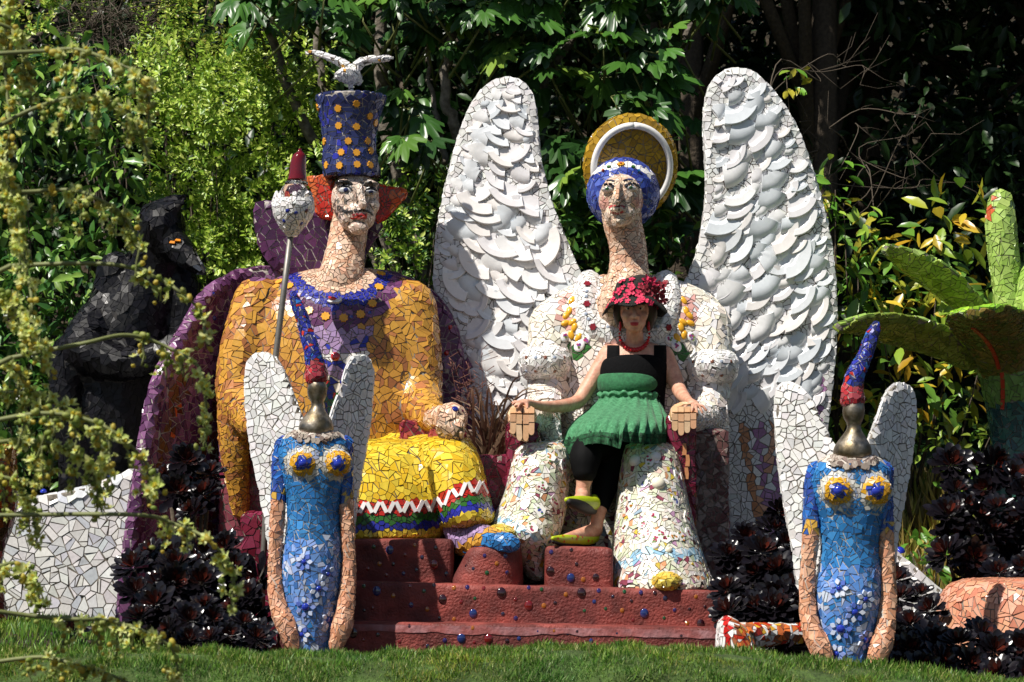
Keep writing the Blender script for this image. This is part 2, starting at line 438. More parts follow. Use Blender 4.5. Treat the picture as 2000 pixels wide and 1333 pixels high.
# ------------------------------------------------------------------ ground
def gz(x, y):
    left = sstep(-1.75, -2.15, x) if True else 0
    z = 0.21 * (1 - sstep(-2.25, -1.75, x)) * sstep(-2.6, -1.6, y)
    z += 0.75 * sstep(0.15, 1.3, y) * sstep(1.7, 2.3, x) + 0.75 * sstep(0.7, 1.7, y) * (1 - sstep(1.7, 2.3, x))
    z += 7.5 * sstep(2.6, 13, y)
    z -= 0.95 * (1 - sstep(-3.75, -3.45, y))
    return z
def ground():
    xs = sorted(set([-260, -120, -60, -30, -16, -10] + [round(-6 + i * 0.25, 3) for i in range(49)] + [10, 16, 30, 60, 120, 260]))
    ys = sorted(set([-200, -90, -40, -20, -13, -9, -6] + [round(-5 + i * 0.125, 3) for i in range(64)] + [round(3 + i * 0.5, 2) for i in range(22)] + [16, 22, 40, 90, 200, 300]))
    v = [(x, y, gz(x, y) + (0.012 * noise.noise((x * 3, y * 3, 0)) if abs(x) < 7 and abs(y) < 8 else 0)) for y in ys for x in xs]; n = len(xs)
    f = [(j * n + i, j * n + i + 1, (j + 1) * n + i + 1, (j + 1) * n + i) for j in range(len(ys) - 1) for i in range(n - 1)]
    o = link('ground', pymesh('ground', v, f, True), M_soil); o['kind'] = 'structure'
ground()

# ------------------------------------------------------------------ colours
ORANGE, TERRA, YELLOW, PURPLE, PURPLE_L = H('c6923e'), H('a86e42'), H('dcc03e'), H('5b3357'), H('86597f')
COBALT, NAVY, BLUE, BLUE_L, BLUE_D = H('2c3194'), H('333a68'), H('3277b6'), H('5b8bd0'), H('2f529a')
FLESH, FLESH_D, WHITE, CREAM, MAROON = H('dcbda4'), H('cfa285'), H('e6e4e2'), H('e4dbcb'), H('702034')
RED, GREEN, LILAC, PINK, LIME, LIME_D, BLACK = H('bb2e22'), H('36692b'), H('a288ae'), H('d9a49a'), H('9cca3a'), H('6d9a30'), H('1d1b20')
ROSE, ORRED, BROWN, TEAL = H('b25a50'), H('c4512a'), H('5a2f22'), H('2d5f5a')
def pick(*cs): return random.choice(cs)
def dist_poly(x, y, P):
    best = 1e9
    for i in range(len(P)):
        ax, ay = P[i]; bx, by = P[(i + 1) % len(P)]; dx, dy = bx - ax, by - ay
        t = max(0, min(1, ((x - ax) * dx + (y - ay) * dy) / (dx * dx + dy * dy + 1e-9)))
        best = min(best, math.hypot(x - ax - dx * t, y - ay - dy * t))
    return best
def inset_seeds(outline, d, step):
    """points along an outline, d pixels inside it"""
    O = smooth_path(outline, 8, closed=True); A = sum(O[i][0] * O[(i + 1) % len(O)][1] - O[(i + 1) % len(O)][0] * O[i][1] for i in range(len(O)))
    sg = 1 if A > 0 else -1; out = []; acc = 0
    for i in range(len(O)):
        a, b = O[i], O[(i + 1) % len(O)]; L = math.hypot(b[0] - a[0], b[1] - a[1]); acc += L
        if acc >= step and L > 0:
            acc = 0; nx, ny = -(b[1] - a[1]) / L * sg, (b[0] - a[0]) / L * sg; out.append((a[0] + nx * d, a[1] + ny * d))
    return out

# ------------------------------------------------------------------ seated king
king = thing('king_sculpture', W(690, 1275, 0.0), 'seated mosaic king in orange robe, yellow skirt and tall starry hat', 'sculpture')
# cloak: board behind the figure and a side wing swept forward
ck = [(560, 522), (500, 520), (452, 540), (405, 580), (385, 640), (372, 720), (380, 900), (400, 1120), (700, 1120), (860, 900), (893, 790), (904, 720), (895, 650), (872, 600), (840, 565), (780, 535), (700, 522)]
cw = [(470, 540), (405, 578), (368, 640), (338, 690), (308, 750), (290, 830), (276, 920), (262, 1010), (250, 1110), (238, 1216), (300, 1216), (400, 1180), (460, 1100), (470, 800)]
s = Solid().slab(ck, lambda x, y: 0.28, 0.16).slab(cw, lambda x, y: 0.24 - (470 - x) * 0.0036, 0.17)
s.chain([(x_, y_, .24 - (470 - x_) * .0036 + .03, 15) for x_, y_ in cw[:10]], 12)
cloak = part('cloak', king, s, 0.02, 3, M_grout_l)
def ccol(x, y, p, n):
    d = min(dist_poly(x, y, cw[:10]) if x < 480 else 1e9, dist_poly(x, y, ck[:6] + ck[-8:]))
    if x > 780: return pick(PURPLE, PURPLE, PURPLE_L)
    if n.x < -0.35 or d < 25 or y < 590: return pick(PURPLE, PURPLE, PURPLE_L)
    return pick(MAROON, BROWN, PURPLE, PURPLE, BROWN, ORRED if random.random() < 0.25 else BROWN)
mosaic(king, cloak, 0.062, ccol, pre=inset_seeds(cw, 8, 15))
# standing collar behind the head
cb = [(497, 402), (508, 393), (532, 393), (572, 402), (640, 415), (738, 430), (738, 452), (716, 490), (690, 545), (560, 532), (528, 515), (506, 480), (497, 440)]
collar = part('standing_collar', king, Solid().slab(cb, lambda x, y: 0.2 + (x - 600) * 0.0002, 0.10), 0.014, 3, M_grout_l)
mosaic(king, collar, 0.07, lambda x, y, p, n: pick(PURPLE, PURPLE, PURPLE_L) if n.y > -0.6 else pick(H('4a2a4a'), PURPLE), pre=inset_seeds(cb, 5, 17))
# robe with both arms
s = Solid().rows([(528, 612, 735, .12, .12), (545, 545, 790, .10, .17), (575, 500, 828, .07, .22), (620, 478, 848, .03, .26), (690, 470, 855, .0, .28), (770, 480, 850, -.02, .29), (850, 485, 850, -.02, .3), (960, 490, 850, .02, .3)])
s.chain([(505, 592, .0, 50), (478, 680, -.08, 46), (468, 770, -.14, 45), (500, 828, -.38, 36)]).chain([(452, 800, -.18, 28), (458, 880, -.18, 28), (470, 1000, -.15, 16)])
s.chain([(800, 600, .0, 52), (815, 690, -.06, 47), (815, 770, -.12, 48), (838, 812, -.36, 32), (856, 816, -.5, 26)])
robe = part('robe', king, s, 0.018, 4, M_grout)
def rcol(x, y, p, n):
    ex, ey = (x - 662), (y - 528)
    front = n.y < 0.1
    e0 = (ex / 78) ** 2 + (max(ey, 0) / 47) ** 2; e1 = (ex / 101) ** 2 + (max(ey, 0) / 74) ** 2; e2 = (ex / 122) ** 2 + (max(ey, 0) / 113) ** 2
    if y < 660 and front:
        if e0 < 1: return pick(FLESH, FLESH, FLESH_D)
        if e1 < 1: return COBALT
        if e2 < 1 or (y < 548 and x < 560): return pick(PURPLE, PURPLE, PURPLE_L)
    if 606 + max(0, (y - 640)) * 0.12 < x < 728 - max(0, (y - 640)) * 0.22 and 640 < y < 850:
        if 690 < y < 706: return WHITE
        if 706 <= y < 716: return COBALT
        if y < 690: return LILAC if random.random() < 0.9 else COBALT
        if y < 738: return LILAC
        return pick(COBALT, GREEN, TEAL, RED, CREAM)
    if y > 775 and x > 835: return ORANGE
    return pick(ORANGE, ORANGE, TERRA)
ring = [(662 + 90 * math.cos(a), 528 + 61 * math.sin(a)) for a in np.linspace(0.05, pi - 0.05, 22)]
mosaic(king, robe, 0.064, rcol, pre=ring, rfn=lambda x, y: (0.6 if y < 600 and ((x - 662) / 101) ** 2 + (max(y - 528, 0) / 74) ** 2 < 1 else 0.8 if 600 < x < 730 and 640 < y < 850 else 0.62 if y > 790 and x < 500 else 1.0))
STAR = star_mesh(H('dc9c33'))
for x, y in [(546, 552), (566, 560), (604, 608), (636, 619), (671, 622), (704, 615), (727, 594), (740, 562), (744, 536), (506, 528), (520, 533)]:
    h = ray(robe, x, y)
    if h: stick('star', robe, STAR, M_tile, h[0], h[1], (0.026, 0.026, 0.02), random.random(), 0.005)
GEMR, GEMB, GEMD = dome_mesh(H('b01818')), dome_mesh(H('18247e')), dome_mesh(H('51101c'))
for x, y, g, r_ in [(655, 697, GEMR, 9), (652, 614, GEMB, 4), (722, 612, GEMB, 4), (686, 620, GEMB, 4)]:
    h = ray(robe, x, y)
    if h: stick('gem', robe, g, M_gem, h[0], h[1], r_ * S(0), 0, 0.004)
for x, y in [(416, 575), (418, 622), (414, 543), (880, 640), (872, 690)]:
    h = ray(cloak, x, y)
    if h: stick('gem', cloak, GEMB if x < 500 else GEMR, M_gem, h[0], h[1], 5 * S(0), 0, 0.004)
# little bird brooch on the blue collar ring
h = ray(robe, 655, 590)
if h:
    me = disc_poly(WHITE, [(-1, -.15), (-.6, -.35), (.4, -.35), (.75, 0), (.8, .45), (.6, .55), (.45, .25), (.1, .1), (-.5, .2)], 0.3); stick('bird_brooch', robe, me, M_tile, h[0], h[1], (0.045, 0.04, 0.03), 0, 0.008)
    me = disc_poly(RED, [(-.7, .05), (0, -.1), (.25, .1), (-.2, .3), (-.8, .35)], 0.3); stick('bird_brooch', robe, me, M_tile, h[0] + Vector((-0.005, -0.006, 0.006)), h[1], (0.04, 0.04, 0.03), 0, 0.012)
# neck
s = Solid().chain([(660, 575, .02, 62), (668, 540, .0, 47), (672, 505, .03, 38), (680, 460, .07, 36), (690, 400, .08, 36)])
neck = part('neck', king, s, 0.012, 3)
mosaic(king, neck, 0.044, lambda x, y, p, n: pick(FLESH, FLESH, FLESH_D), back=0.1)
# head
s = Solid().ball(694, 390, -.0, 46, 56, .15).ball(697, 422, -.06, 36, 32, .11).ball(700, 446, -.125, 18, 12, .05)
s.chain([(704, 366, -.135, 6), (707, 388, -.155, 6), (709, 402, -.168, 7.5)]).ball(673, 371, -.105, 15, 9, .035).ball(723, 374, -.105, 13, 9, .035)
s.ball(672, 357, -.10, 18, 5, .05, -0.1).ball(724, 359, -.10, 15, 5, .05, .1).ball(701, 424, -.155, 14, 5.5, .02).ball(672, 402, -.08, 15, 16, .05).ball(728, 402, -.07, 12, 15, .05)
head = part('head', king, s, 0.0065, 2)
def hcol(x, y, p, n):
    if abs(y - 425) < 4 and abs(x - 701) < 14: return RED
    if (abs(x - 664) < 24 and 352 < y < 361) or (abs(x - 725) < 14 and 355 < y < 362): return pick(BLACK, H('5f5a55'))
    if (math.hypot((x - 673) / 1.9, y - 369) < 8) or math.hypot((x - 723) / 1.6, y - 373) < 8: return pick(H('4a4644'), H('8a8480'), H('a89a90'))
    if 12 < math.hypot(x - 666, y - 407) < 18 and x < 680: return pick(H('6d6660'), FLESH)
    return pick(H('e0cbbc'), H('dfc6b4'), H('e6d6c8'), H('cfb2a0'))
mosaic(king, head, 0.02, hcol, gap=0.003, th=0.002, back=0.2, split=0.3)
EYE_W, IRIS = dome_mesh(H('c9cacc'), 0.35), dome_mesh(H('1b2450'), 0.4)
for x, y in [(674, 372), (723, 376)]:
    h = ray(head, x, y)
    e = stick('eye', head, EYE_W, M_tile, h[0], h[1], (12.5 * S(0), 5.6 * S(0), 0.013), 0, 0.003)
    stick('iris', head, IRIS, M_gem, h[0] + Vector((0.006, -0.006, 0)), h[1], (5.2 * S(0), 5.0 * S(0), 0.012), 0, 0.005)
strip('eyebrow', head, head, [(651, 364), (656, 358), (663, 355), (672, 354), (681, 356), (688, 360)], 0.012, H('2d2a2a'), 0.006)
strip('eyebrow', head, head, [(713, 361), (720, 357), (728, 357), (735, 361)], 0.012, H('2d2a2a'), 0.006)
strip('eyelid', head, head, [(658, 371), (665, 366), (673, 364), (681, 366), (688, 371)], 0.006, BLACK, 0.009)
strip('eyelid', head, head, [(711, 376), (716, 370), (723, 368), (730, 370), (735, 374)], 0.006, BLACK, 0.009)
strip('moustache', head, head, [(667, 405), (672, 412), (680, 415), (690, 413), (699, 411), (707, 411), (714, 412), (721, 416), (727, 421)], 0.011, [H('2d2a2a'), H('4a4644')], 0.008)
strip('moustache', head, head, [(667, 405), (662, 401), (660, 406), (664, 412), (671, 413)], 0.007, [H('5d5854')], 0.006)
strip('lip', head, head, [(688, 421), (694, 419), (701, 420), (708, 419), (714, 422)], 0.011, [H('8f3436'), H('7a2428')], 0.005)
strip('lip', head, head, [(690, 425), (697, 427), (705, 427), (712, 424)], 0.011, [H('a8504c')], 0.005)
# ears
for ol in ([(650, 346), (618, 345), (600, 346), (600, 354), (609, 374), (611, 400), (622, 420), (640, 426), (650, 420)], [(734, 364), (760, 365), (794, 372), (778, 396), (752, 424), (734, 430)]):
    ear = part('ear', king, Solid().slab(ol, lambda x, y: 0.02 + abs(x - 690) * 0.0006, 0.09), 0.008, 4)
    mosaic(king, ear, 0.042, lambda x, y, p, n: (pick(ORRED, H('cf6a35')) if abs(x - 692) > 72 or y < 362 else pick(RED, H('b5311f'))), back=0.2)
# hat
s = Solid().rows([(347, 634, 742, .0, .152), (332, 632, 741, .0, .152), (318, 631, 738, .0, .146), (290, 632, 733, .0, .14), (250, 629, 736, .0, .145), (220, 624, 744, .0, .16), (198, 618, 752, .0, .178), (189, 616, 755, .0, .184)], n=36, sm=2)
hat = part('hat', king, s, 0.012, 2, M_grout_l)
hr = [(634 + i * 9.4, 327 + 5 * math.sin(i / 12 * pi)) for i in range(12)]
mosaic(king, hat, 0.054, lambda x, y, p, n: (BLACK if y > 339 + 3 * math.sin((x - 632) / 110 * pi) else pick(NAVY, NAVY, H('384274'), COBALT if random.random() < 0.35 else NAVY)), pre=hr, back=0.45, gap=0.007)
for x, y in [(622, 210), (661, 212), (696, 203), (721, 227), (662, 246), (696, 248), (635, 277), (680, 276), (717, 276), (667, 298), (696, 299), (723, 295), (639, 323), (664, 324), (697, 322), (722, 323), (738, 262), (732, 240)]:
    h = ray(hat, x, y)
    if h: stick('star', hat, STAR, M_tile, h[0], h[1], (0.021, 0.021, 0.016), random.random(), 0.006)
# bird on the hat
s = Solid().chain([(700, 158, .06, 8), (690, 150, .02, 15), (676, 148, -.06, 14), (664, 148, -.12, 8), (657, 149, -.15, 4)])
s.chain([(684, 140, .0, 10), (672, 126, .01, 8), (650, 115, .02, 6), (620, 106, .03, 5), (600, 103, .03, 4)]).chain([(690, 142, .0, 10), (703, 124, .01, 8), (725, 117, .02, 6), (748, 115, .03, 5), (764, 114, .03, 4)])
s.chain([(686, 160, .0, 4), (686, 195, .0, 4)])
bird = part('bird_finial', king, s, 0.007, 2)
mosaic(king, bird, 0.028, lambda x, y, p, n: WHITE if random.random() > 0.04 else ORANGE, back=0.6, gap=0.005, th=0.004)
# skirt
hem = [(520, 1052), (700, 1052), (800, 1050), (850, 1046), (870, 1036), (890, 1022), (915, 1012), (945, 1012), (962, 1016)]
hemf = lambda x: interp(x, hem)
s = Solid().rows([(862, 580, 850, -.2, .24), (880, 550, 895, -.36, .34), (940, 545, 900, -.46, .36), (1000, 535, 888, -.52, .36), (1052, 528, 874, -.54, .37)])
s.rows([(853, 845, 905, -.5, .1), (866, 815, 922, -.55, .2), (900, 818, 938, -.6, .26), (945, 834, 950, -.66, .27), (985, 848, 960, -.7, .28), (1012, 856, 966, -.72, .29), (1030, 862, 950, -.7, .25)])
s.rows([(858, 620, 700, -.45, .1), (872, 590, 720, -.5, .2), (940, 580, 728, -.58, .24), (1000, 570, 738, -.62, .27), (1052, 562, 745, -.64, .3)])
s.chain([(700, 900, .0, 60), (860, 895, -.5, 44)])
skirt = part('skirt', king, s, 0.018, 4, M_grout_d)
pre = []
for off, st in ((8, 19), (22, 17), (36, 17), (56, 26), (80, 24)):
    x = 686
    while x < 962: pre.append((x, hemf(x) - off * (1 - 0.15 * (x > 870)))); x += st
def scol(x, y, p, n):
    d = hemf(x) - y
    if d < -3: return ORANGE
    if d < 15: return YELLOW
    if d < 29: return COBALT
    if d < 44: return GREEN
    if d < 72: return RED
    return pick(YELLOW, YELLOW, H('d8b028'))
mosaic(king, skirt, 0.062, scol, pre=pre, prek=0.72, rfn=lambda x, y: 0.75 if hemf(x) - y < 75 else 1.0)
pts = []; x = 688; up = 0
while x < 952:
    h1 = hemf(x); d1, d2 = (48, 70) if up else (70, 48); k = 0.9
    strip('zigzag_tile', skirt, skirt, [(x, h1 - d1), (x + 11, hemf(x + 11) - d2)], 0.02, WHITE, 0.01); x += 14; up = 1 - up
# hand on the armrest
s = Solid().ball(882, 818, -.62, 30, 30, .1).chain([(850, 818, -.5, 22), (875, 815, -.6, 24)])
for x, y, l in [(858, 832, 18), (871, 838, 22), (885, 840, 22), (898, 836, 19)]: s.chain([(x, y - 14, -.7, 7.5), (x + 1, y, -.72, 7.2), (x + 2, y + l, -.69, 6)])
hand = part('hand', king, s, 0.008, 2)
mosaic(king, hand, 0.028, lambda x, y, p, n: pick(FLESH, FLESH_D, H('e3c3a8')), gap=0.005, back=0.2)
for x, y, g, r_ in [(889, 800, GEMB, 7), (903, 804, GEMD, 4)]:
    h = ray(hand, x, y)
    if h: stick('ring_gem', hand, g, M_gem, h[0], h[1], r_ * S(-.6), 0, 0.004)
# boot
s = Solid().chain([(905, 1020, -.7, 40), (915, 1052, -.82, 38), (955, 1056, -.98, 26), (1000, 1062, -1.08, 16)], sm=4)
boot = part('boot', king, s, 0.011, 3)
def bcol(x, y, p, n):
    t = (x - 870) * 0.5 + (y - 1000) * 0.9
    if x > 940 and y > 1042 or t > 92: return BLUE
    if t > 70: return ORANGE
    return LILAC
mosaic(king, boot, 0.046, bcol, back=0.3)

# ------------------------------------------------------------------ staff
staff = thing('royal_staff', W(520, 1290, -0.5), 'steel staff topped by white mosaic cup, glass ball and red glass flame', 'staff')
s = Solid().tube([W(569, 450, -.5), W(553, 580, -.5), W(538, 700, -.5), W(524, 900, -.5), W(514, 1100, -.5), W(510, 1270, -.5)], [.0165] * 6, 14, False)
link('pole', s.raw('pole'), M_pole, staff)
s = Solid().rows([(462, 562, 578, -.5, .02), (445, 548, 592, -.5, .06), (420, 536, 610, -.5, .1), (400, 534, 612, -.5, .104), (392, 538, 608, -.5, .095)])
for k in range(7):
    a = 2 * pi * k / 7 + 0.3; s.chain([(573 + 30 * math.cos(a), 400, -.5 + .075 * math.sin(a), 12), (573 + 32 * math.cos(a), 386, -.5 + .08 * math.sin(a), 7), (573 + 33 * math.cos(a), 376, -.5 + .08 * math.sin(a), 3)])
cup = part('mosaic_cup', staff, s, 0.008, 2)
mosaic(staff, cup, 0.038, lambda x, y, p, n: WHITE, back=0.6, gap=0.006)
for x, y in [(556, 432), (588, 437), (598, 412), (562, 412), (578, 416)]:
    h = ray(cup, x, y)
    if h: stick('gem', cup, GEMB if x < 590 else GEMD, M_gem, h[0], h[1], 4.5 * S(-.5), 0, 0.003)
link('glass_ball', Solid().ball(575, 384, -.5, 30, 29, .078).raw('glass_ball'), M_glass, staff)
s = Solid().rows([(362, 556, 602, -.5, .06), (356, 556, 602, -.5, .06)], sm=1); link('glass_neck', s.raw('glass_neck'), M_glass, staff)
s = Solid().rows([(353, 561, 600, -.5, .05), (340, 564, 598, -.5, .044), (318, 567, 598, -.5, .04), (304, 572, 597, -.5, .032), (298, 579, 592, -.5, .016), (295, 582, 590, -.5, .011), (291, 583, 589, -.5, .009)])
link('red_glass_flame', s.raw('flame'), M_redglass, staff)

# ------------------------------------------------------------------ seated queen with wings
queen = thing('queen_sculpture', W(1225, 1275, 0.0), 'seated white mosaic queen with large china wings, blue hair and golden halo', 'sculpture')
lw = [(1030, 800), (920, 860), (900, 790), (902, 720), (890, 660), (866, 605), (848, 560), (850, 480), (862, 400), (880, 320), (900, 250), (925, 195), (955, 162), (990, 150), (1022, 160), (1042, 190), (1050, 240), (1055, 300), (1070, 370), (1095, 440), (1120, 500), (1145, 555), (1190, 640), (1150, 780)]
rw = [(1330, 700), (1310, 600), (1340, 550), (1360, 500), (1372, 440), (1380, 370), (1378, 300), (1376, 230), (1385, 170), (1410, 140), (1440, 132), (1475, 142), (1510, 175), (1545, 225), (1575, 290), (1600, 370), (1620, 450), (1632, 540), (1635, 640), (1630, 720), (1618, 820), (1600, 930), (1580, 1040), (1500, 1080), (1430, 1060), (1400, 900), (1350, 800)]
def shard_mesh(seed):
    """a broken piece of dinner plate: well, step and flared rim; creases kept sharp by doubling the profile there"""
    rd = random.Random(seed); a0 = -rd.uniform(0.5, 0.85); a1 = rd.uniform(0.5, 0.85); n = 10
    prof = rd.choice([[(0.0, .0), (.34, .0), (.42, .02), (.5, .10), (.54, .115), None, (.54, .115), (.8, .15), (.97, .18), None, (.97, .18), (1.0, .165), (1.0, .0)],
                      [(0.0, .03), (.45, .03), (.55, .06), (.64, .15), (.68, .16), None, (.68, .16), (.96, .19), None, (.96, .19), (1.0, .17), (1.0, .0)],
                      [(0.0, .12), (.4, .16), (.62, .15), (.8, .1), (.93, .03), (1.0, -.04)]])
    segs = [[]]
    for q in prof:
        if q is None: segs.append([])
        else: segs[-1].append(q)
    segs = [[(0.0, -.12), (0.0, prof[0][1])]] + segs + [[(1.0, prof[-1][1]), (1.0, -.12)]]
    r0 = rd.uniform(0.22, 0.46); v = []; f = []; jag = [rd.uniform(-.07, .07) for _ in range(n + 1)]; ends = ([], [])
    sk0, sk1 = rd.uniform(-.25, .25), rd.uniform(-.25, .25)
    for sg in segs:
        b = len(v); m = len(sg)
        for i in range(n + 1):
            for r, z in sg:
                rr = r0 + jag[i] + (1 - r0 - jag[i]) * r; a = lerp(a0 + sk0 * (1 - r), a1 + sk1 * (1 - r), i / n)
                v.append((rr * math.cos(a) - .64, rr * math.sin(a), z))
        f += [(b + i * m + k, b + (i + 1) * m + k, b + (i + 1) * m + k + 1, b + i * m + k + 1)[::-1] for i in range(n) for k in range(m - 1)]
        ends[0].extend(v[b:b + m]); ends[1].extend(v[b + n * m:b + n * m + m])
    for e, rv in ((ends[0], False), (ends[1], True)):
        b = len(v); v += e; g = tuple(range(b, b + len(e))); f.append(g[::-1] if rv else g)
    return pymesh('plate_shard', v, f, True)
SHARDS = [shard_mesh(k) for k in range(24)]
for k, me in enumerate(SHARDS): setcol(me, [H('eae9e8'), H('e6e3e4'), H('e2e5e8'), H('ebe6e2'), H('dadfe3')][k % 5]); me.materials.append(M_plate)
def wing(ol, side, Yf):
    o = part('wing', queen, Solid().slab(ol, Yf, 0.11, 5), 0.016, 3, M_grout)
    O = smooth_path(ol, 4, closed=True)
    def col(x, y, p, n):
        if side > 0 and y > 740:
            if abs(x - (1604 - (y - 740) * 0.13)) < 7: return H('a87aa4')
            if y > 830:
                for x0, k, c in ((1480, 0.12, H('a87aa4')), (1530, -0.1, H('a87aa4')), (1450, 0.16, H('c98a60')), (1512, -0.16, H('d9a080'))):
                    if abs(x - x0 - (y - 830) * k) < 7: return c
        if side < 0 and y > 690 and abs(x - 915) < 8: return PURPLE_L
        return WHITE
    mosaic(queen, o, 0.058, col, pre=inset_seeds(ol, 6, 13), prek=0.75, gap=0.0055)
    pts = []; tries = 0; rd = random.Random(5 + side)
    ylim = 800 if side > 0 else 850
    while tries < 14000 and len(pts) < 150:
        tries += 1; x = rd.uniform(840, 1150) if side < 0 else rd.uniform(1330, 1640); y = rd.uniform(140, ylim)
        # inside test
        ins = False
        for i in range(len(O)):
            (ax, ay), (bx, by) = O[i], O[i - 1]
            if (ay > y) != (by > y) and x < (bx - ax) * (y - ay) / (by - ay) + ax: ins = not ins
        if not ins: continue
        dd = dist_poly(x, y, ol)
        inner = (x > 1040 if side < 0 else x < 1395)
        if dd < (34 if inner else 21): continue
        sz = rd.choice([0.1, 0.125, 0.14, 0.16, 0.18]) * (0.55 if dd < 34 else 1)
        if any(math.hypot((x - a) * 1.0, (y - b) * 1.12) < (sz + c) * 98 for a, b, c in pts): continue
        pts.append((x, y, sz))
    for x, y, sz in sorted(pts, key=lambda q: q[1]):
        h = ray(o, x, y)
        if not h: continue
        base = (-2.2 if side < 0 else -0.9) + rd.gauss(0, 0.25)
        if side < 0 and rd.random() < 0.2: base = -0.7 + rd.gauss(0, 0.35)
        n = (h[1] + Vector((rd.gauss(0, .06), 0, rd.gauss(0.03, .06)))).normalized()
        stick('plate_shard', o, rd.choice(SHARDS), None, h[0], n, (sz, sz, sz * 0.85), base, 0.004)
    return o
lwing = wing(lw, -1, lambda x, y: 0.34 + (1100 - x) * 0.0003)
rwing = wing(rw, 1, lambda x, y: 0.34 + (x - 1350) * 0.0002)
# torso, arms, sleeve puffs
s = Solid().rows([(540, 1165, 1290, .18, .1), (562, 1110, 1360, .17, .15), (592, 1062, 1405, .15, .19), (640, 1040, 1424, .12, .21), (700, 1060, 1400, .1, .22), (770, 1085, 1372, .08, .24), (880, 1085, 1365, .05, .28)])
s.chain([(1080, 632, .08, 46), (1074, 700, .02, 44), (1072, 760, -.02, 40), (1060, 806, -.2, 32), (1030, 822, -.5, 22)])
s.chain([(1382, 636, .08, 46), (1386, 705, .02, 44), (1386, 770, -.02, 40), (1375, 815, -.2, 32), (1342, 820, -.5, 22)])
s.chain([(1400, 800, -.12, 22), (1398, 900, -.16, 24), (1385, 1010, -.16, 15)]).chain([(1068, 810, -.25, 26), (1078, 860, -.3, 20)])
qb = part('bodice', queen, s, 0.018, 4)
ub = lambda x, y: ((x - 1226) / 80) ** 2 + (max(0, y - 560) / 82) ** 2
def qcol(x, y, p, n):
    e = ub(x, y)
    if y < 680 and e < 0.42: return pick(FLESH, FLESH_D)
    if abs(x - 1226) < 150 and 560 < y < 700:
        fx = abs(x - 1226)
        if 100 < fx < 136 and 578 < y < 640 and random.random() < 0.75: return PINK
        if 74 < fx < 118 and 674 < y < 712: return GREEN
    if y < 700: return pick(WHITE, CREAM, CREAM) if e > 1.3 else WHITE
    return pick(WHITE, CREAM, H('dcd0c6'))
mosaic(queen, qb, 0.06, qcol, rfn=lambda x, y: 0.6 if ub(x, y) < 1.1 else 0.55 if y > 800 else 1.0)
bp = []
for x_, y_ in [(1150, 552), (1145, 580), (1146, 610), (1158, 638), (1186, 656), (1226, 663), (1268, 656), (1292, 638), (1304, 610), (1306, 580), (1300, 552)]:
    h_ = ray(qb, x_, y_); bp.append((x_, y_, (h_[0].y if h_ else .1) + .035, 23))
bib = part('bib', queen, Solid().chain(bp, 14), .012, 2)
mosaic(queen, bib, .042, lambda x, y, p, n: WHITE, gap=.006)
DAISY = star_mesh(H('7d1c28'), 6, 0.72, 0.3); DOTW = dome_mesh(H('9aa4b4'), 0.5)
for x, y in [(1147, 556), (1146, 595), (1159, 639), (1300, 554), (1305, 640), (1299, 590)]:
    h = ray(bib, x, y)
    if h: stick('red_flower_tile', bib, DAISY, M_tile, h[0], h[1], (0.021, 0.021, 0.016), 0, 0.006)
for x, y in [(1146, 570), (1145, 614), (1150, 624), (1187, 640), (1145, 580), (1298, 570), (1284, 640)]:
    h = ray(bib, x, y)
    if h: stick('glass_bead', bib, DOTW, M_gem, h[0], h[1], 0.011, 0, 0.005)
PETY = dome_mesh(H('dfa42a'), 0.6)
for sx in (-1, 1):
    for dx, y, a in [(105, 588, .4), (110, 608, .1), (116, 617, .7), (118, 632, 1.2), (100, 640, .2), (106, 655, -.3), (104, 630, .9), (92, 660, .5)]:
        x = 1226 + sx * (dx + 4); h = ray(qb, x, y)
        if h: stick('yellow_petal', qb, PETY, M_tile, h[0], h[1], (0.017, 0.027, 0.018), sx * a, 0.004)
    for dx, y, r_ in [(116, 655, .03), (86, 672, .036), (72, 660, .024)]:
        x = 1226 + sx * (dx + 8); y += 4; h = ray(qb, x, y)
        if h:
            q = stick('painted_saucer', qb, dome_mesh(H('ecebea'), 0.25, 14), M_plate, h[0], h[1], (r_ * .8, r_, r_), sx * .5, 0.006)
            for k in range(7):
                me = star_mesh(pick(H('d3688c'), H('c54a78'), H('8a4a9c'), H('7c9a3c')), 5, .6, .5)
                off = frame(h[1]) @ Vector((random.gauss(0, r_ * .2), random.gauss(0, r_ * .25), 0))
                stick('painted_flower', qb, me, M_tile, h[0] + off, h[1], (0.007, 0.007, 0.005), random.random(), 0.006 + r_ * .25)
# puffed sleeves
for cx, cy in [(1065, 711), (1391, 719)]:
    s = Solid().rows([(cy - 32, cx - 30, cx + 30, .0, .1), (cy - 26, cx - 44, cx + 44, .0, .15), (cy - 10, cx - 51, cx + 51, -.01, .19), (cy + 8, cx - 50, cx + 50, -.01, .19), (cy + 24, cx - 43, cx + 43, .0, .16), (cy + 32, cx - 32, cx + 32, .0, .11)])
    pf = part('sleeve_puff', queen, s, 0.012, 2)
    mosaic(queen, pf, 0.043, lambda x, y, p, n: WHITE, gap=0.006)
    for k in range(9):
        h = ray(pf, cx - 36 + (k % 5) * 18, cy + (-12 if k < 5 else 14))
        if h: stick('glass_bead', pf, DOTW if k % 2 else dome_mesh(H('7a4a34'), .5), M_gem, h[0], h[1], 0.011, 0, 0.004)
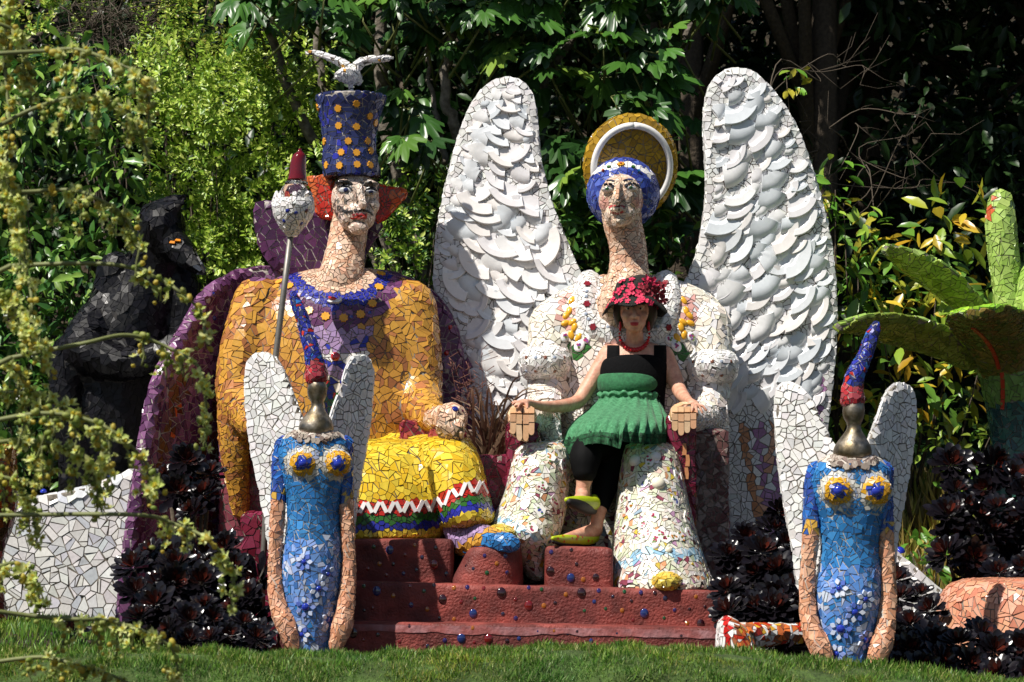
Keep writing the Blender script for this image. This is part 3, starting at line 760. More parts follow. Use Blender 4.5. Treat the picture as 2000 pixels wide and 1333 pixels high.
# neck and head
s = Solid().chain([(1222, 600, .0, 60), (1226, 560, .02, 46), (1228, 525, .05, 38), (1226, 480, .05, 35), (1216, 435, .04, 37), (1214, 400, .04, 40)])
neck = part('neck', queen, s, 0.012, 3)
mosaic(queen, neck, 0.04, lambda x, y, p, n: pick(FLESH, FLESH, FLESH_D), gap=0.005, back=0.1)
s = Solid().ball(1213, 390, .0, 43, 49, .14).ball(1211, 418, -.05, 30, 26, .1).ball(1209, 432, -.1, 15, 11, .05)
s.chain([(1207, 358, -.13, 5), (1204, 378, -.16, 6), (1203, 391, -.185, 9)]).ball(1189, 369, -.1, 14, 8, .03).ball(1232, 367, -.1, 14, 8, .03).ball(1205, 409, -.15, 14, 5, .022)
head = part('head', queen, s, 0.0065, 2)
def qh(x, y, p, n):
    if math.hypot(x - 1180, (y - 398) * .8) < 9 or math.hypot(x - 1246, (y - 396) * .8) < 9: return H('d29c8e')
    if math.hypot((x - 1188) / 1.8, y - 366) < 6 or math.hypot((x - 1233) / 1.8, y - 364) < 6: return pick(H('4a525a'), H('707c8c'), FLESH)
    return pick(H('e0c8b0'), H('dec2a8'), H('e8d6c4'), H('d2ae94'))
mosaic(queen, head, 0.02, qh, gap=0.003, th=0.002, back=0.1)
EYE_G = dome_mesh(H('2c5a3a'), 0.4)
for x, y in [(1187, 370), (1233, 368)]:
    h = ray(head, x, y)
    stick('eye', head, EYE_W, M_tile, h[0], h[1], (10 * S(0), 4.4 * S(0), 0.012), 0, 0.003); stick('iris', head, EYE_G, M_gem, h[0] + Vector((-.003, -0.006, .003)), h[1], (4 * S(0), 3.6 * S(0), 0.012), 0, 0.005)
for pts_ in ([(1173, 362), (1178, 357), (1186, 354), (1195, 354), (1202, 356)], [(1217, 355), (1225, 352), (1235, 352), (1244, 355), (1250, 360)]): strip('eyebrow', head, head, pts_, 0.009, [H('39457c'), H('2b2b3a')], 0.006)
for pts_ in ([(1174, 369), (1180, 364), (1188, 362), (1196, 364), (1200, 369)], [(1220, 367), (1226, 362), (1234, 360), (1242, 363), (1247, 368)]): strip('eyelid', head, head, pts_, 0.012, [BLACK, H('2a3038')], 0.012)
strip('lip', head, head, [(1190, 407), (1198, 403), (1205, 405), (1212, 403), (1220, 407)], 0.012, [H('8f2a32'), H('a83a40')], 0.006)
strip('lip', head, head, [(1193, 412), (1201, 416), (1210, 416), (1217, 412)], 0.012, [H('b04a4a')], 0.006)
strip('nose_tile', head, head, [(1207, 360), (1206, 370), (1205, 380), (1204, 390)], 0.017, [FLESH, FLESH_D], 0.004)
hair = part('hair', queen, Solid().ball(1217, 378, .13, 71, 69, .18), 0.012, 2, M_grout_l)
def hairc(x, y, p, n):
    if y < 346 and abs(y - (323 + ((x - 1214) / 62) ** 2 * 22)) < 6: return WHITE
    return pick(H('33408e'), H('3a4c9c'), H('5468b4'), H('2c3684'))
mosaic(queen, hair, 0.05, hairc, back=0.5, pre=[(1214 + k * 8, 323 + (k * 8 / 62) ** 2 * 22) for k in range(-7, 8)])
for x, y, c, r_ in [(1213, 323, H('d89a2a'), .022), (1213, 323, H('a8502a'), .008), (1236, 328, GREEN, .012), (1190, 328, GREEN, .012), (1246, 336, BLUE, .009), (1180, 336, H('a8502a'), .009)]:
    h = ray(hair, x, y)
    if h: stick('headband_flower', hair, star_mesh(c, 8, .6, .4), M_tile, h[0], h[1], (r_, r_ * .8, .016), 0, 0.007 if r_ > .01 else .012)
# halo
s = Solid(); c = W(1232, 326, 0.30); ax = (Vector((0.10, -1.0, -0.34))).normalized(); u = Vector((0, 0, 1)); u = (u - ax * u.dot(ax)).normalized(); w_ = ax.cross(u); k = S(.3)
rings = []
for r_, z in [(20, .03), (60, .028), (84, .02), (91, .005), (93, -.02), (90, -.045), (40, -.06)]:
    rings.append([c + (u * math.cos(a) * 1.1 + w_ * math.sin(a)) * r_ * k + ax * z for a in np.linspace(0, 2 * pi, 40, endpoint=False)])
s.loft(rings); halo = part('halo', queen, s, 0.01, 2)
mosaic(queen, halo, 0.055, lambda x, y, p, n: pick(H('ac8626'), H('9c7a28'), H('b8932c')), back=0.6, pre=[tuple(PX(c + (u * math.cos(a) * 1.1 + w_ * math.sin(a)) * 84 * k)) for a in np.linspace(0, 2 * pi, 38, endpoint=False)])
P = [c + (u * math.cos(a) * 1.1 + w_ * math.sin(a)) * 75 * k + ax * 0.045 for a in np.linspace(0, 2 * pi, 49)]
link('halo_ring', Solid().tube(P, [.0185] * 49, 12, False).raw('halo_ring'), M_white, queen)
# gown: two knees and the panel between them
s = Solid().rows([(866, 1028, 1090, -.5, .1), (876, 1006, 1106, -.53, .19), (915, 997, 1112, -.57, .24), (970, 984, 1108, -.61, .26), (1010, 966, 1102, -.64, .28), (1048, 956, 1092, -.68, .3), (1090, 1000, 1082, -.62, .25), (1132, 1036, 1070, -.58, .2)])
s.rows([(866, 1236, 1306, -.5, .1), (876, 1218, 1320, -.53, .19), (925, 1210, 1332, -.57, .24), (990, 1204, 1346, -.62, .28), (1050, 1198, 1362, -.68, .32), (1100, 1192, 1378, -.74, .35), (1148, 1186, 1397, -.78, .38)])
s.rows([(862, 1075, 1255, -.15, .2), (960, 1075, 1235, -.22, .22), (1068, 1070, 1225, -.28, .24), (1140, 1060, 1215, -.3, .2)])
s.chain([(1150, 905, .1, 60), (1065, 910, -.45, 46)]).chain([(1280, 905, .1, 60), (1268, 910, -.45, 46)])
gown = part('gown', queen, s, 0.017, 4, M_grout_d)
hq = lambda x: interp(x, [(950, 1052), (1000, 1040), (1050, 1130), (1100, 1130), (1190, 1140), (1240, 1112), (1300, 1098), (1370, 1108), (1400, 1130)])
PAST = [H('e2dcd2'), H('dcd8c8'), H('d4d6bc'), H('e6e0dc'), H('c6cfae'), H('e8e4de'), H('dcc0b0'), H('d2966e'), H('b48aa8'), H('cdb446'), H('8ea6b4'), H('ddd4c4'), H('8a4456'), H('d6d0b8')]
PW = [6, 6, 7, 6, 7, 6, 5, 2.2, 1.8, 1.5, 1.6, 6, 1.2, 7]
def gcol(x, y, p, n):
    if x > 1180 and abs(y - hq(x) + 22) < 9 and y > 1060: return pick(H('8cb4cc'), WHITE, H('b9d4e0'))
    if x < 1080 and 1010 < y and abs((y - 1010) - (x - 975) * 0.55) < 9: return pick(H('8cb4cc'), WHITE, H('b9d4e0'))
    return random.choices(PAST, PW)[0]
mosaic(queen, gown, 0.05, gcol, gap=0.005, split=0.55, vary=0.12)
# painted china pieces and domes in the gown
for k in range(34):
    lft = random.random() < 0.4; x = random.uniform(990, 1100) if lft else random.uniform(1215, 1350); y = random.uniform(885, 1080); h = ray(gown, x, y)
    if not h or h[1].y > -0.1: continue
    a0 = random.uniform(0, 6); pl_ = [(math.cos(a0 + t) * random.uniform(.75, 1.1), math.sin(a0 + t) * random.uniform(.75, 1.2)) for t in (0, 1.1, 2.2, 3.3, 4.2, 5.2)]
    stick('china_shard', gown, disc_poly(H('e6e2dc'), pl_, .2), M_plate, h[0], h[1], (.03, .033, .02), 0, .004); main = pick(H('b0305a'), H('a83a5c'), H('8a2440'), H('c07a2a'), H('4a5aa4'))
    for j in range(6):
        me = star_mesh(main if j < 4 else H('6a8a4a'), 5, .6, .5); off = frame(h[1]) @ Vector((random.gauss(0, .008), random.gauss(0, .011), 0))
        stick('painted_flower', gown, me, M_tile, h[0] + off, h[1], (0.0075, 0.0075, 0.0012), random.random(), 0.0085)
for x, y, r_, c_ in [(1286, 945, .036, H('e2dac4')), (1240, 900, .034, H('e8e6e2')), (1280, 893, .03, H('e8e6e2')), (1280, 1068, .02, H('e8e6e2')), (1306, 1075, .02, H('d6d0b8'))]:
    h = ray(gown, x, y)
    if h: stick('china_dome', gown, dome_mesh(c_, .8, 16, 5), M_plate, h[0], h[1], r_, 0, 0.0)
for cx, cy, Y in [(978, 1046, -.9), (1300, 1137, -1.06)]:
    shoe = part('shoe', queen, Solid().ball(cx, cy, Y, 33, 21, .14), 0.011, 2)
    mosaic(queen, shoe, 0.04, lambda x, y, p, n: pick(H('d8c45a'), H('d8c45a'), H('d0a838')), back=0.4)
# hands
for cx, cy, fx in [(1020, 816, ((1002, 844), (1014, 857), (1027, 858), (1038, 846))), (1335, 814, ((1318, 838), (1330, 847), (1342, 842), (1354, 834)))]:
    s = Solid().ball(cx, cy - 2, -.66, 27, 25, .09).chain([(cx + (12 if cx < 1200 else 8), cy + 4, -.45, 20), (cx, cy, -.6, 22)])
    for x, y in fx: s.chain([(x, cy, -.73, 6.6), (x, cy + 14, -.75, 6.4), (x, y, -.73, 5.6)])
    hd = part('hand', queen, s, 0.0065, 1)
    pre = []
    for x, y in fx: pre += [(x, cy - 16), (x, cy - 2), (x, cy + 12), (x, y - 8)]
    mosaic(queen, hd, 0.029, lambda x, y, p, n: pick(H('d9ad86'), H('d2a27a'), H('e0bd98')) if not (n.y < -.4 and y > cy - 17) else None, gap=0.004, split=0.1, back=0.2, th=0.003)
    cap = [(-1, 1), (-1, -.55), (-.75, -.85), (-.3, -1), (.3, -1), (.75, -.85), (1, -.55), (1, 1)][::-1]; sq = [(-1, -1), (1, -1), (1, 1), (-1, 1)]
    for x, y in fx:
        k_ = S(-.77)
        for name_, pts_, y0, y1 in (('knuckle_tile', sq, cy - 19, cy - 7), ('finger_tile', sq, cy - 6 + random.uniform(-1, 1), cy + 9 + (y - cy - 30) * .3), ('finger_tile', cap, cy + 10 + (y - cy - 30) * .3, y + 4)):
            me = disc_poly(cvary(pick(H('d9ad86'), H('d2a27a'), H('e0bd98'))), pts_, .6); q = stick(name_, hd, me, M_tile, W(x, (y0 + y1) / 2, -.775 if name_ == 'finger_tile' else -.752), Vector((0, -1, .05 if name_ == 'finger_tile' else .5)), (5.5 * k_, (y1 - y0) / 2 * k_, .012), random.gauss(0, .03), 0)
h = ray(hd, 1335, 812)

# ------------------------------------------------------------------ double throne under the two figures
throne = thing('mosaic_throne', W(960, 1275, 0.3), 'maroon mosaic double throne with armrests and planter under king and queen', 'throne')
def block(name, boxes, r, col, voxel=.016, sm=4, **k):
    s = Solid()
    for b in boxes: s.box(*b)
    o = part(name, throne, s, voxel, sm); mosaic(throne, o, r, col, **k); return o
mar = lambda x, y, p, n: pick(MAROON, MAROON, H('83304a'), H('5c1828'))
redp = lambda x, y, p, n: pick(ROSE, H('a24a48'), MAROON)
block('side_panel', [(428, 520, 860, 1150, -.12, .3)], .07, lambda x, y, p, n: pick(H('8a4a54'), H('7a3442'), H('94505c')) if y > 930 else pick(H('8c2f38'), MAROON, PURPLE), split=.6)
block('armrest', [(782, 864, 822, 1000, -.42, .2), (838, 908, 840, 1000, -.6, .2)], .06, redp)
block('armrest', [(990, 1052, 826, 1060, -.62, .15)], .062, mar)
ar = block('armrest', [(1303, 1358, 812, 1062, -.62, .15)], .062, mar)
block('side_panel', [(1352, 1422, 840, 1150, -.4, .2)], .06, lambda x, y, p, n: pick(H('5c3a3c'), H('6a4a48'), H('8a7a74')), split=.6)
block('planter', [(905, 1002, 890, 1060, -.5, .1)], .07, mar)
block('seat_base', [(470, 1425, 1000, 1290, -.35, .3)], .08, mar, voxel=.025)
for x, y in [(1336, 878), (1342, 900), (1340, 925)]:
    h = ray(ar, x, y)
    if h: stick('flowered_tile', ar, disc_poly(H('c98a5e'), [(-.5, -1), (.5, -1), (.6, 0), (.4, 1), (-.4, 1), (-.3, 0)], .4), M_tile, h[0], h[1], (.022, .03, .016), 0, .006)
pl = W(952, 893, -.2)
link('planter_soil', Solid().box(915, 992, 889, 897, -.46, .06).raw('planter_soil'), M_soil, throne)

# ------------------------------------------------------------------ red steps with glass gems
plinth = thing('red_steps', W(1040, 1300, -1.0), 'maroon painted concrete steps studded with round glass gems', 'steps')
def stepo(name, boxes, mat=M_paint, voxel=.018, sm=5, extra=None):
    s = Solid()
    for b in boxes: s.box(*b)
    if extra: extra(s)
    o = part(name, plinth, s, voxel, sm, mat); me = o.data
    for v in me.vertices: v.co += Vector((0, 1, 0)) * 0.012 * noise.noise(v.co * 9) * .35 + Vector((0, 0, 1)) * 0.004 * noise.noise(v.co * 7 + Vector((9, 0, 0)))
    t, vv, f = tree_of(me); BV[o] = t; return o
SLP = 0.026
st1 = stepo('step', [(540, 1412, 1211, 1330, -1.36, -.5, SLP * .7)])
st2 = stepo('step', [(560, 1426, 1132, 1240, -1.16, -.3, SLP)])
st3 = stepo('step', [(560, 886, 1053, 1160, -.97, -.2, 0.0)])
st4 = stepo('step', [(1064, 1198, 1066, 1170, -1.02, -.2, .03)])
def fb(s): s.rows([(1068, 925, 1012, -.92, .12), (1072, 915, 1018, -.92, .15), (1100, 900, 1021, -.9, .17), (1132, 882, 1022, -.88, .19), (1160, 880, 1022, -.88, .19)], e=3.0)
st5 = stepo('foot_block', [], extra=fb)
# pale worn paint along the top of the lowest riser
s = Solid(); a = W(600, 1212, -1.372); b = W(1408, 1212, -1.372)
N = 60; v = []; f = []
for i in range(N + 1):
    t = i / N; x = lerp(a.x, b.x, t); z = a.z - SLP * .7 * (x - W(540, 0, -1.36).x) - .012; h_ = .036 + .016 * noise.noise((t * 9, 3, 0)) + .01 * noise.noise((t * 31, 1, 0))
    for zz in (z, z - h_):
        hit = BV[st1].ray_cast(Vector((x, -3, zz)), Vector((0, 1, 0)))
        v.append((x, (hit[0].y if hit[0] is not None else -1.37) - .003, zz))
f = [(2 * i, 2 * i + 1, 2 * i + 3, 2 * i + 2) for i in range(N)]
link('worn_paint', pymesh('worn_paint', v, f, True), M_lilac, st1)
GC = {'b': dome_mesh(H('1c2c66'), .42), 'r': dome_mesh(H('6a1010'), .42), 'm': dome_mesh(H('2c0c12'), .42), 'a': dome_mesh(H('96560f'), .42), 'g': dome_mesh(H('174620'), .42), 'c': dome_mesh(H('221c34'), .42), 'v': dome_mesh(H('281852'), .42)}
def gem(x, y, r_, k):
    best = None
    for o in (st1, st2, st3, st4, st5):
        h = ray(o, x, y)
        if h and (best is None or h[0].y < best[1].y): best = (o, h[0], h[1])
    if best and best[2].y < -.5: stick('gem', best[0], GC[k], M_gem, best[1], best[2], (r_ * S(-1) * 1.0, r_ * S(-1) * 1.15, r_ * S(-1)), 0, -.001)
Z = 840 / 2000
for x, y, r_, k in [(384, 130, 8, 'b'), (310, 115, 4, 'g'), (455, 153, 4, 'r'), (500, 107, 4, 'a'), (597, 120, 4, 'm'), (534, 164, 4, 'c'), (336, 195, 4.5, 'a'), (400, 196, 4, 'm'), (590, 198, 9, 'r'), (508, 224, 4, 'c'), (448, 240, 4, 'v'), (368, 247, 4, 'r'), (648, 241, 4.5, 'c'), (282, 218, 4, 'r'),
                    (825, 157, 4, 'v'), (922, 158, 4.5, 'b'), (882, 194, 4.5, 'a'), (772, 217, 3.5, 'c'), (836, 237, 4.5, 'g'), (930, 235, 4, 'v'), (737, 203, 3, 'm'),
                    (1135, 140, 4.5, 'v'), (1130, 228, 8.5, 'm'), (1226, 260, 8, 'b'), (1253, 197, 4, 'm'), (1342, 257, 7, 'm'), (1284, 268, 5, 'a'), (1228, 130, 4, 'm'),
                    (263, 298, 4, 'g'), (323, 321, 8.5, 'b'), (478, 298, 4, 'r'), (543, 321, 4, 'g'), (590, 293, 4, 'm'), (683, 306, 4.5, 'a'), (745, 303, 4.5, 'v'), (821, 307, 4, 'r'), (903, 329, 9.5, 'm'), (1030, 305, 4, 'v'), (1090, 314, 4, 'g'), (1203, 338, 4.5, 'a'), (1275, 330, 9, 'm'), (1356, 319, 4.5, 'v'), (1475, 323, 4, 'g'), (1552, 327, 4.5, 'v'), (1617, 328, 4, 'm'), (1808, 348, 4, 'a'), (1888, 346, 4, 'm'),
                    (219, 374, 4, 'r'), (400, 343, 4.5, 'a'), (303, 400, 3.5, 'r'), (264, 412, 3.5, 'm'), (483, 386, 5, 'v'), (629, 359, 8.5, 'm'), (558, 406, 4.5, 'a'), (716, 373, 4, 'r'), (780, 356, 3.5, 'g'), (772, 426, 8, 'b'), (968, 361, 4, 'r'), (1030, 388, 8.5, 'r'), (910, 428, 4, 'c'), (1101, 390, 5, 'a'), (1153, 377, 4, 'm'), (1289, 413, 3.5, 'g'), (1335, 371, 4, 'b'), (1421, 347, 3.5, 'c'), (1508, 368, 3.5, 'm'), (1388, 404, 3.5, 'g'), (1465, 412, 4.5, 'a'), (1568, 425, 8.5, 'b'), (1665, 355, 5, 'c'), (1709, 410, 4, 'v'), (1778, 406, 3.5, 'm'), (1660, 447, 3.5, 'g'), (970, 448, 4.5, 'v'), (615, 447, 3.5, 'm'), (683, 452, 4, 'a'), (1515, 457, 3.5, 'r'), (1768, 472, 4, 'a'), (1830, 472, 8, 'm'), (1893, 456, 4, 'g'), (1850, 395, 3.5, 'm'),
                    (213, 516, 9, 'm'), (374, 596, 8, 'b'), (328, 524, 4, 'm'), (260, 549, 3.5, 'r'), (475, 483, 3.5, 'm'), (430, 557, 3.5, 'r'), (560, 577, 4, 'c'), (640, 551, 4.5, 'v'), (717, 541, 8.5, 'b'), (843, 544, 8.5, 'r'), (778, 560, 3.5, 'r'), (930, 553, 4.5, 'm'), (985, 542, 4, 'b'), (770, 493, 4, 'a'), (1072, 509, 3.5, 'v'), (1148, 505, 3.5, 'a'), (1211, 518, 3.5, 'c'), (1255, 510, 3, 'm'), (1440, 519, 3, 'c'), (1320, 552, 4, 'b'), (1740, 532, 4, 'm'), (1135, 570, 5, 'b')]:
    gem(600 + x * Z, 1020 + y * Z, r_, k)
# small pock holes left by lost gems
PIT = dome_mesh(H('4a2420'), -.5)

# ------------------------------------------------------------------ blue winged attendants with hats
def angel(X0, Y0p, k, Yd, hatpts, wings, label, bottom):
    """X0,Y0p: photo pixel of the neck base; k: size against the left one; Yd: depth"""
    def fy(y): return Y0p + ((y - 845) * k if k <= 1 or y <= 975 else 130 * k * 1.02 + (y - 975) * .9)
    def iy(y):
        v_ = 845 + (y - Y0p) / k
        return v_ if k <= 1 or v_ <= 975 else 975 + (y - Y0p - 130 * k * 1.02) / .9
    T = lambda x, y: (X0 + (x - 615) * k, fy(y))
    root = thing('angel_sculpture', W(X0, 0, Yd) * 1, label, 'sculpture', 'pair of blue winged figures before the throne')
    root.location.z = gz(root.location.x, Yd)
    kk = k
    def R(rows_): return [(T(0, r[0])[1], T(r[1], 0)[0], T(r[2], 0)[0], Yd + r[3], r[4]) for r in rows_]
    def Cn(ch): return [(*T(c[0], c[1]), Yd + c[2], c[3] * k) for c in ch]
    # dress
    s = Solid().rows(R([(838, 590, 642, 0, .06), (850, 560, 668, 0, .1), (872, 545, 682, 0, .125), (905, 545, 682, 0, .135), (950, 556, 672, 0, .125), (1000, 562, 664, 0, .115), (1040, 560, 666, 0, .12), (1090, 552, 668, 0, .135), (1130, 550, 666, 0, .135), (1190, 556, 658, 0, .125), (1250, 566, 645, 0, .11), (1350, 570, 640, 0, .1)]))
    for bx in (592, 660): s.ball(*T(bx, 905), Yd - .1, 28 * k, 26 * k, .062)
    dress = part('dress', root, s, .013, 3, M_grout_l)
    def dcol(x, y, p, n):
        yy = iy(y); xx = 615 + (x - X0) / k
        for bx in (592, 660):
            d = math.hypot(xx - bx, yy - 905)
            if d < 14: return H('2a3f9c')
            if d < 24: return H('dba42c')
            if d < 35: return pick(H('cfccc6'), H('c8c4ba'), H('9aa6c0'), H('d8d2c0'))
        if yy < 856: return pick(H('a89c90'), H('c8beb2'), H('8c7a70'))
        if yy > 1050:
            return pick(BLUE_L, H('6a90cc'), H('86a2da'), BLUE, H('4a78bc')) if random.random() > .12 else H('c4cce0')
        return pick(BLUE, BLUE, H('3f84be'), H('2b689f'))
    mosaic(root, dress, .046 * kk ** .5, dcol, rfn=lambda x, y: .62 if abs(845 + (y - Y0p) / k - 905) < 36 and min(abs(615 + (x - X0) / k - 592), abs(615 + (x - X0) / k - 660)) < 36 else 1.0)
    DB = dome_mesh(H('1c2f9c'), .6)
    for bx, by, r_ in [(592, 905, 8.5), (660, 906, 8.5), (594, 1098, 5), (640, 1122, 5), (597, 1186, 8), (622, 1150, 6), (590, 1240, 5), (640, 1210, 6)]:
        h = ray(dress, *T(bx, by))
        if h:
            stick('blue_gem', dress, DB, M_gem, h[0], h[1], r_ * k * S(Yd), 0, .006)
            if by > 1000:
                for j in range(7):
                    a = j * 2 * pi / 7; off = frame(h[1]) @ Vector((math.cos(a), math.sin(a), 0)) * (r_ + 7) * k * S(Yd)
                    stick('china_petal', dress, star_mesh(pick(H('c9d2ea'), H('8a9cd8'), H('5a70c4'), H('d8dcea')), 4, .8, .3), M_tile, h[0] + off, h[1], (.014, .011, .012), a, .006)
    # arms with sleeves
    for sg in (-1, 1):
        cx = 614; q = lambda dx: cx + sg * dx * (1.0 if sg < 0 or dx < 61 else .88)
        s = Solid().chain(Cn([(q(60), 868, .0, 16), (q(66), 900, -.0, 16), (q(69), 950, -.01, 15), (q(71), 990, -.02, 14), (q(75), 1060, -.03, 13), (q(77), 1120, -.04, 13.5), (q(71), 1180, -.07, 16), (q(54), 1225, -.1, 19), (q(42), 1262, -.11, 13)]), 12)
        arm = part('arm', root, s, .011, 3, M_grout_l)
        def acol(x, y, p, n):
            yy = iy(y)
            if 958 < yy < 976: return pick(H('cfa244'), BLUE_D)
            if yy < 978: return pick(BLUE_D, BLUE_D, H('34489c'), H('2f6ab8'))
            return pick(H('d29c7c'), H('d8a88a'), H('c88e6c'))
        mosaic(root, arm, .044, acol)
    # steel neck and head
    s = Solid().rows(R([(848, 588, 648, -.02, .08), (838, 583, 652, -.02, .09), (824, 587, 649, -.02, .084), (810, 597, 641, -.02, .06), (798, 606, 634, -.02, .04), (788, 608, 632, -.02, .035), (776, 602, 637, -.02, .046), (764, 600, 639, -.02, .052), (753, 602, 638, -.02, .05), (742, 606, 635, -.02, .04)]))
    link('steel_head', s.raw('steel_head'), M_steel, root)
    for j in range(22):   # rough shells and stones set round the neck
        a = pi * (1.0 + j / 21) + random.gauss(0, .05); h = ray(dress, X0 + 2 * k + 40 * k * math.cos(a), fy(852) - 9 * k * math.sin(a) + random.gauss(0, 2))
        if h: stick('collar_stone', dress, disc_poly(pick(H('8f8378'), H('a89c90'), H('6c5c54'), H('b8aea2')), [(1, 0), (.4, .9), (-.6, .8), (-1, -.1), (-.3, -.9), (.7, -.8)], .5), M_plate, h[0], h[1] + Vector((random.gauss(0, .3), 0, random.gauss(0, .3))), (random.uniform(.012, .02), random.uniform(.01, .017), .014), random.uniform(0, 6), .006)
    # hat
    hp = [(*T(*h_[:2]), Yd + h_[2], h_[3] * k) for h_ in hatpts]
    s = Solid().chain(hp, 14, 5)
    hat_ = part('pointed_hat', root, s, .009, 2, M_grout_l); yb = hp[0][1]
    mosaic(root, hat_, .034, lambda x, y, p, n: (pick(H('b8343a'), H('8a2634'), H('a84a50')) if y > yb - 26 * k else pick(COBALT, H('2e3a90'), NAVY, H('3a78c4') if random.random() < .4 else COBALT, RED if random.random() < .35 else COBALT)), gap=.006, back=.6, pre=[(hp[0][0] + dx * k, yb + dy * k) for dx in (-16, -5, 6, 17) for dy in (-5, -18)])
    # wings, swept back from the shoulders
    for j, ol in enumerate(wings):
        sg = -1 if j == 0 else 1
        Yf = lambda x, y: Yd + .07 + abs(x - X0) / k * S(0) * (.45 if sg < 0 else .95)
        wg = part('wing', root, Solid().slab(ol, Yf, .075, 4), .012, 2)
        mosaic(root, wg, .056, lambda x, y, p, n: pick(WHITE, WHITE, H('dfdedc')), pre=inset_seeds(ol, 5, 12), prek=.78)
    return root
angel(615, 845, 1.0, -1.45, [(618, 735, -.02, 22), (616, 715, -.02, 18), (608, 680, -.02, 15), (596, 640, .0, 12), (584, 605, .01, 11), (572, 575, .02, 7)],
      ([(600, 850), (588, 812), (572, 770), (556, 730), (538, 700), (515, 689), (494, 695), (481, 715), (478, 760), (482, 820), (490, 880), (503, 940), (516, 1010), (530, 1090), (560, 1100), (590, 1000)],
       [(640, 850), (650, 800), (664, 760), (678, 714), (694, 695), (712, 695), (725, 710), (728, 750), (724, 810), (715, 870), (702, 940), (692, 1010), (684, 1090), (660, 1090), (640, 1000)]),
      'blue mosaic winged figure with pointed hat standing in front of the king', 1275)
angel(1662, 893, 1.1, -2.3, [(618, 742, -.02, 21), (618, 722, -.02, 18), (625, 695, -.02, 15), (640, 665, .0, 12), (650, 635, .01, 11), (659, 612, .02, 8)],
      ([(1650, 900), (1628, 866), (1606, 825), (1586, 782), (1562, 755), (1540, 747), (1522, 756), (1515, 790), (1517, 850), (1524, 920), (1536, 1000), (1550, 1070), (1562, 1150), (1600, 1170), (1640, 1050)],
       [(1680, 900), (1700, 855), (1716, 810), (1732, 768), (1750, 750), (1772, 752), (1787, 775), (1788, 830), (1780, 900), (1768, 970), (1754, 1050), (1742, 1130), (1710, 1150), (1690, 1050)]),
      'blue mosaic winged figure with pointed hat standing right of the steps', 1300)

# ------------------------------------------------------------------ black wolf behind the king's cloak
wolf = thing('wolf_sculpture', W(250, 1190, 0.6), 'black mosaic wolf with amber eyes sitting behind the purple cloak', 'sculpture')
wolf.location.z = gz(wolf.location.x, .6)
s = Solid().ball(318, 448, .5, 43, 52, .17, .1).chain([(325, 470, .46, 38), (350, 490, .38, 27), (380, 518, .3, 16), (398, 533, .26, 8)])
s.chain([(300, 425, .5, 30), (330, 402, .5, 17), (352, 388, .5, 10), (362, 382, .5, 4)]).chain([(312, 415, .44, 16), (340, 408, .42, 12), (358, 392, .42, 5)])
s.chain([(305, 480, .55, 50), (300, 540, .58, 56), (270, 620, .62, 82), (250, 720, .65, 100), (230, 850, .68, 110), (220, 960, .7, 105), (220, 1180, .7, 100)])
s.chain([(228, 530, .6, 38), (212, 600, .58, 40), (165, 680, .4, 42), (250, 712, .3, 30), (330, 690, .3, 30), (352, 668, .3, 26)])
s.chain([(355, 540, .55, 28), (365, 620, .52, 28), (360, 700, .5, 28)]).chain([(135, 690, .45, 34), (128, 800, .42, 32), (150, 900, .42, 36), (170, 1150, .42, 34)])
wf = part('body', wolf, s, .02, 4, material('black_grout', H('2c2a29'), rough=.95))
TM[wf] = M_tile_k
mosaic(wolf, wf, .066, lambda x, y, p, n: pick(H('0b0b0e'), H('0e0d12'), H('141318'), H('08080a')) if not (x > 385 and 515 < y < 545) else pick(H('3c4048'), BLACK), gap=.004, back=.2)
for x, y in [(338, 476), (348, 473)]:
    h = ray(wf, x, y)
    if h: stick('amber_eye', wf, disc_poly(H('e08a1c'), [(-1, -.5), (.9, -.2), (.7, .6), (-.8, .4)], .3), M_gem, h[0], h[1], (.017, .017, .012), -.3, .012)
h = ray(wf, 328, 624)

# ------------------------------------------------------------------ white mosaic walls
wl = thing('white_mosaic_wall', W(130, 1212, -.3), 'low curved wall of broken white tiles left of the throne', 'wall')
wl.location.z = gz(wl.location.x, -.3)
ol = [(-120, 1010), (0, 985), (40, 976), (110, 962), (180, 945), (240, 924), (285, 905), (300, 1000), (296, 1120), (290, 1225), (150, 1225), (0, 1222), (-120, 1222)]
s = Solid().slab(ol, lambda x, y: -.34 + (y - 1000) * .0000, .3, 4); wall = part('wall_core', wl, s, .02, 8)
mosaic(wl, wall, .092, lambda x, y, p, n: pick(WHITE, WHITE, H('d6d8de'), H('ebe9e6')), gap=.007, vary=.06, split=.6, pre=inset_seeds(ol, 7, 18))
for x, y in [(85, 961), (216, 931)]:
    p = W(x, y, -.2); stick('blue_gem', wall, dome_mesh(H('2030a0'), .9), M_gem, p, Vector((0, -.3, 1)), .019, 0, 0)
wr = thing('white_mosaic_slope', W(1800, 1200, -.6), 'white mosaic slope running down behind the right winged figure', 'wall')
ol = [(1730, 1060), (1760, 1085), (1790, 1110), (1820, 1138), (1850, 1170), (1850, 1260), (1700, 1260), (1700, 1080)]
s = Solid().slab(ol, lambda x, y: -.7, .35, 3); wc = part('wall_core', wr, s, .018, 5)
mosaic(wr, wc, .075, lambda x, y, p, n: WHITE, pre=inset_seeds(ol, 7, 18))
p = W(1757, 1078, -.6); stick('blue_gem', wc, dome_mesh(H('2030a0'), .9), M_gem, p, Vector((0, -.3, 1)), .03, 0, 0)

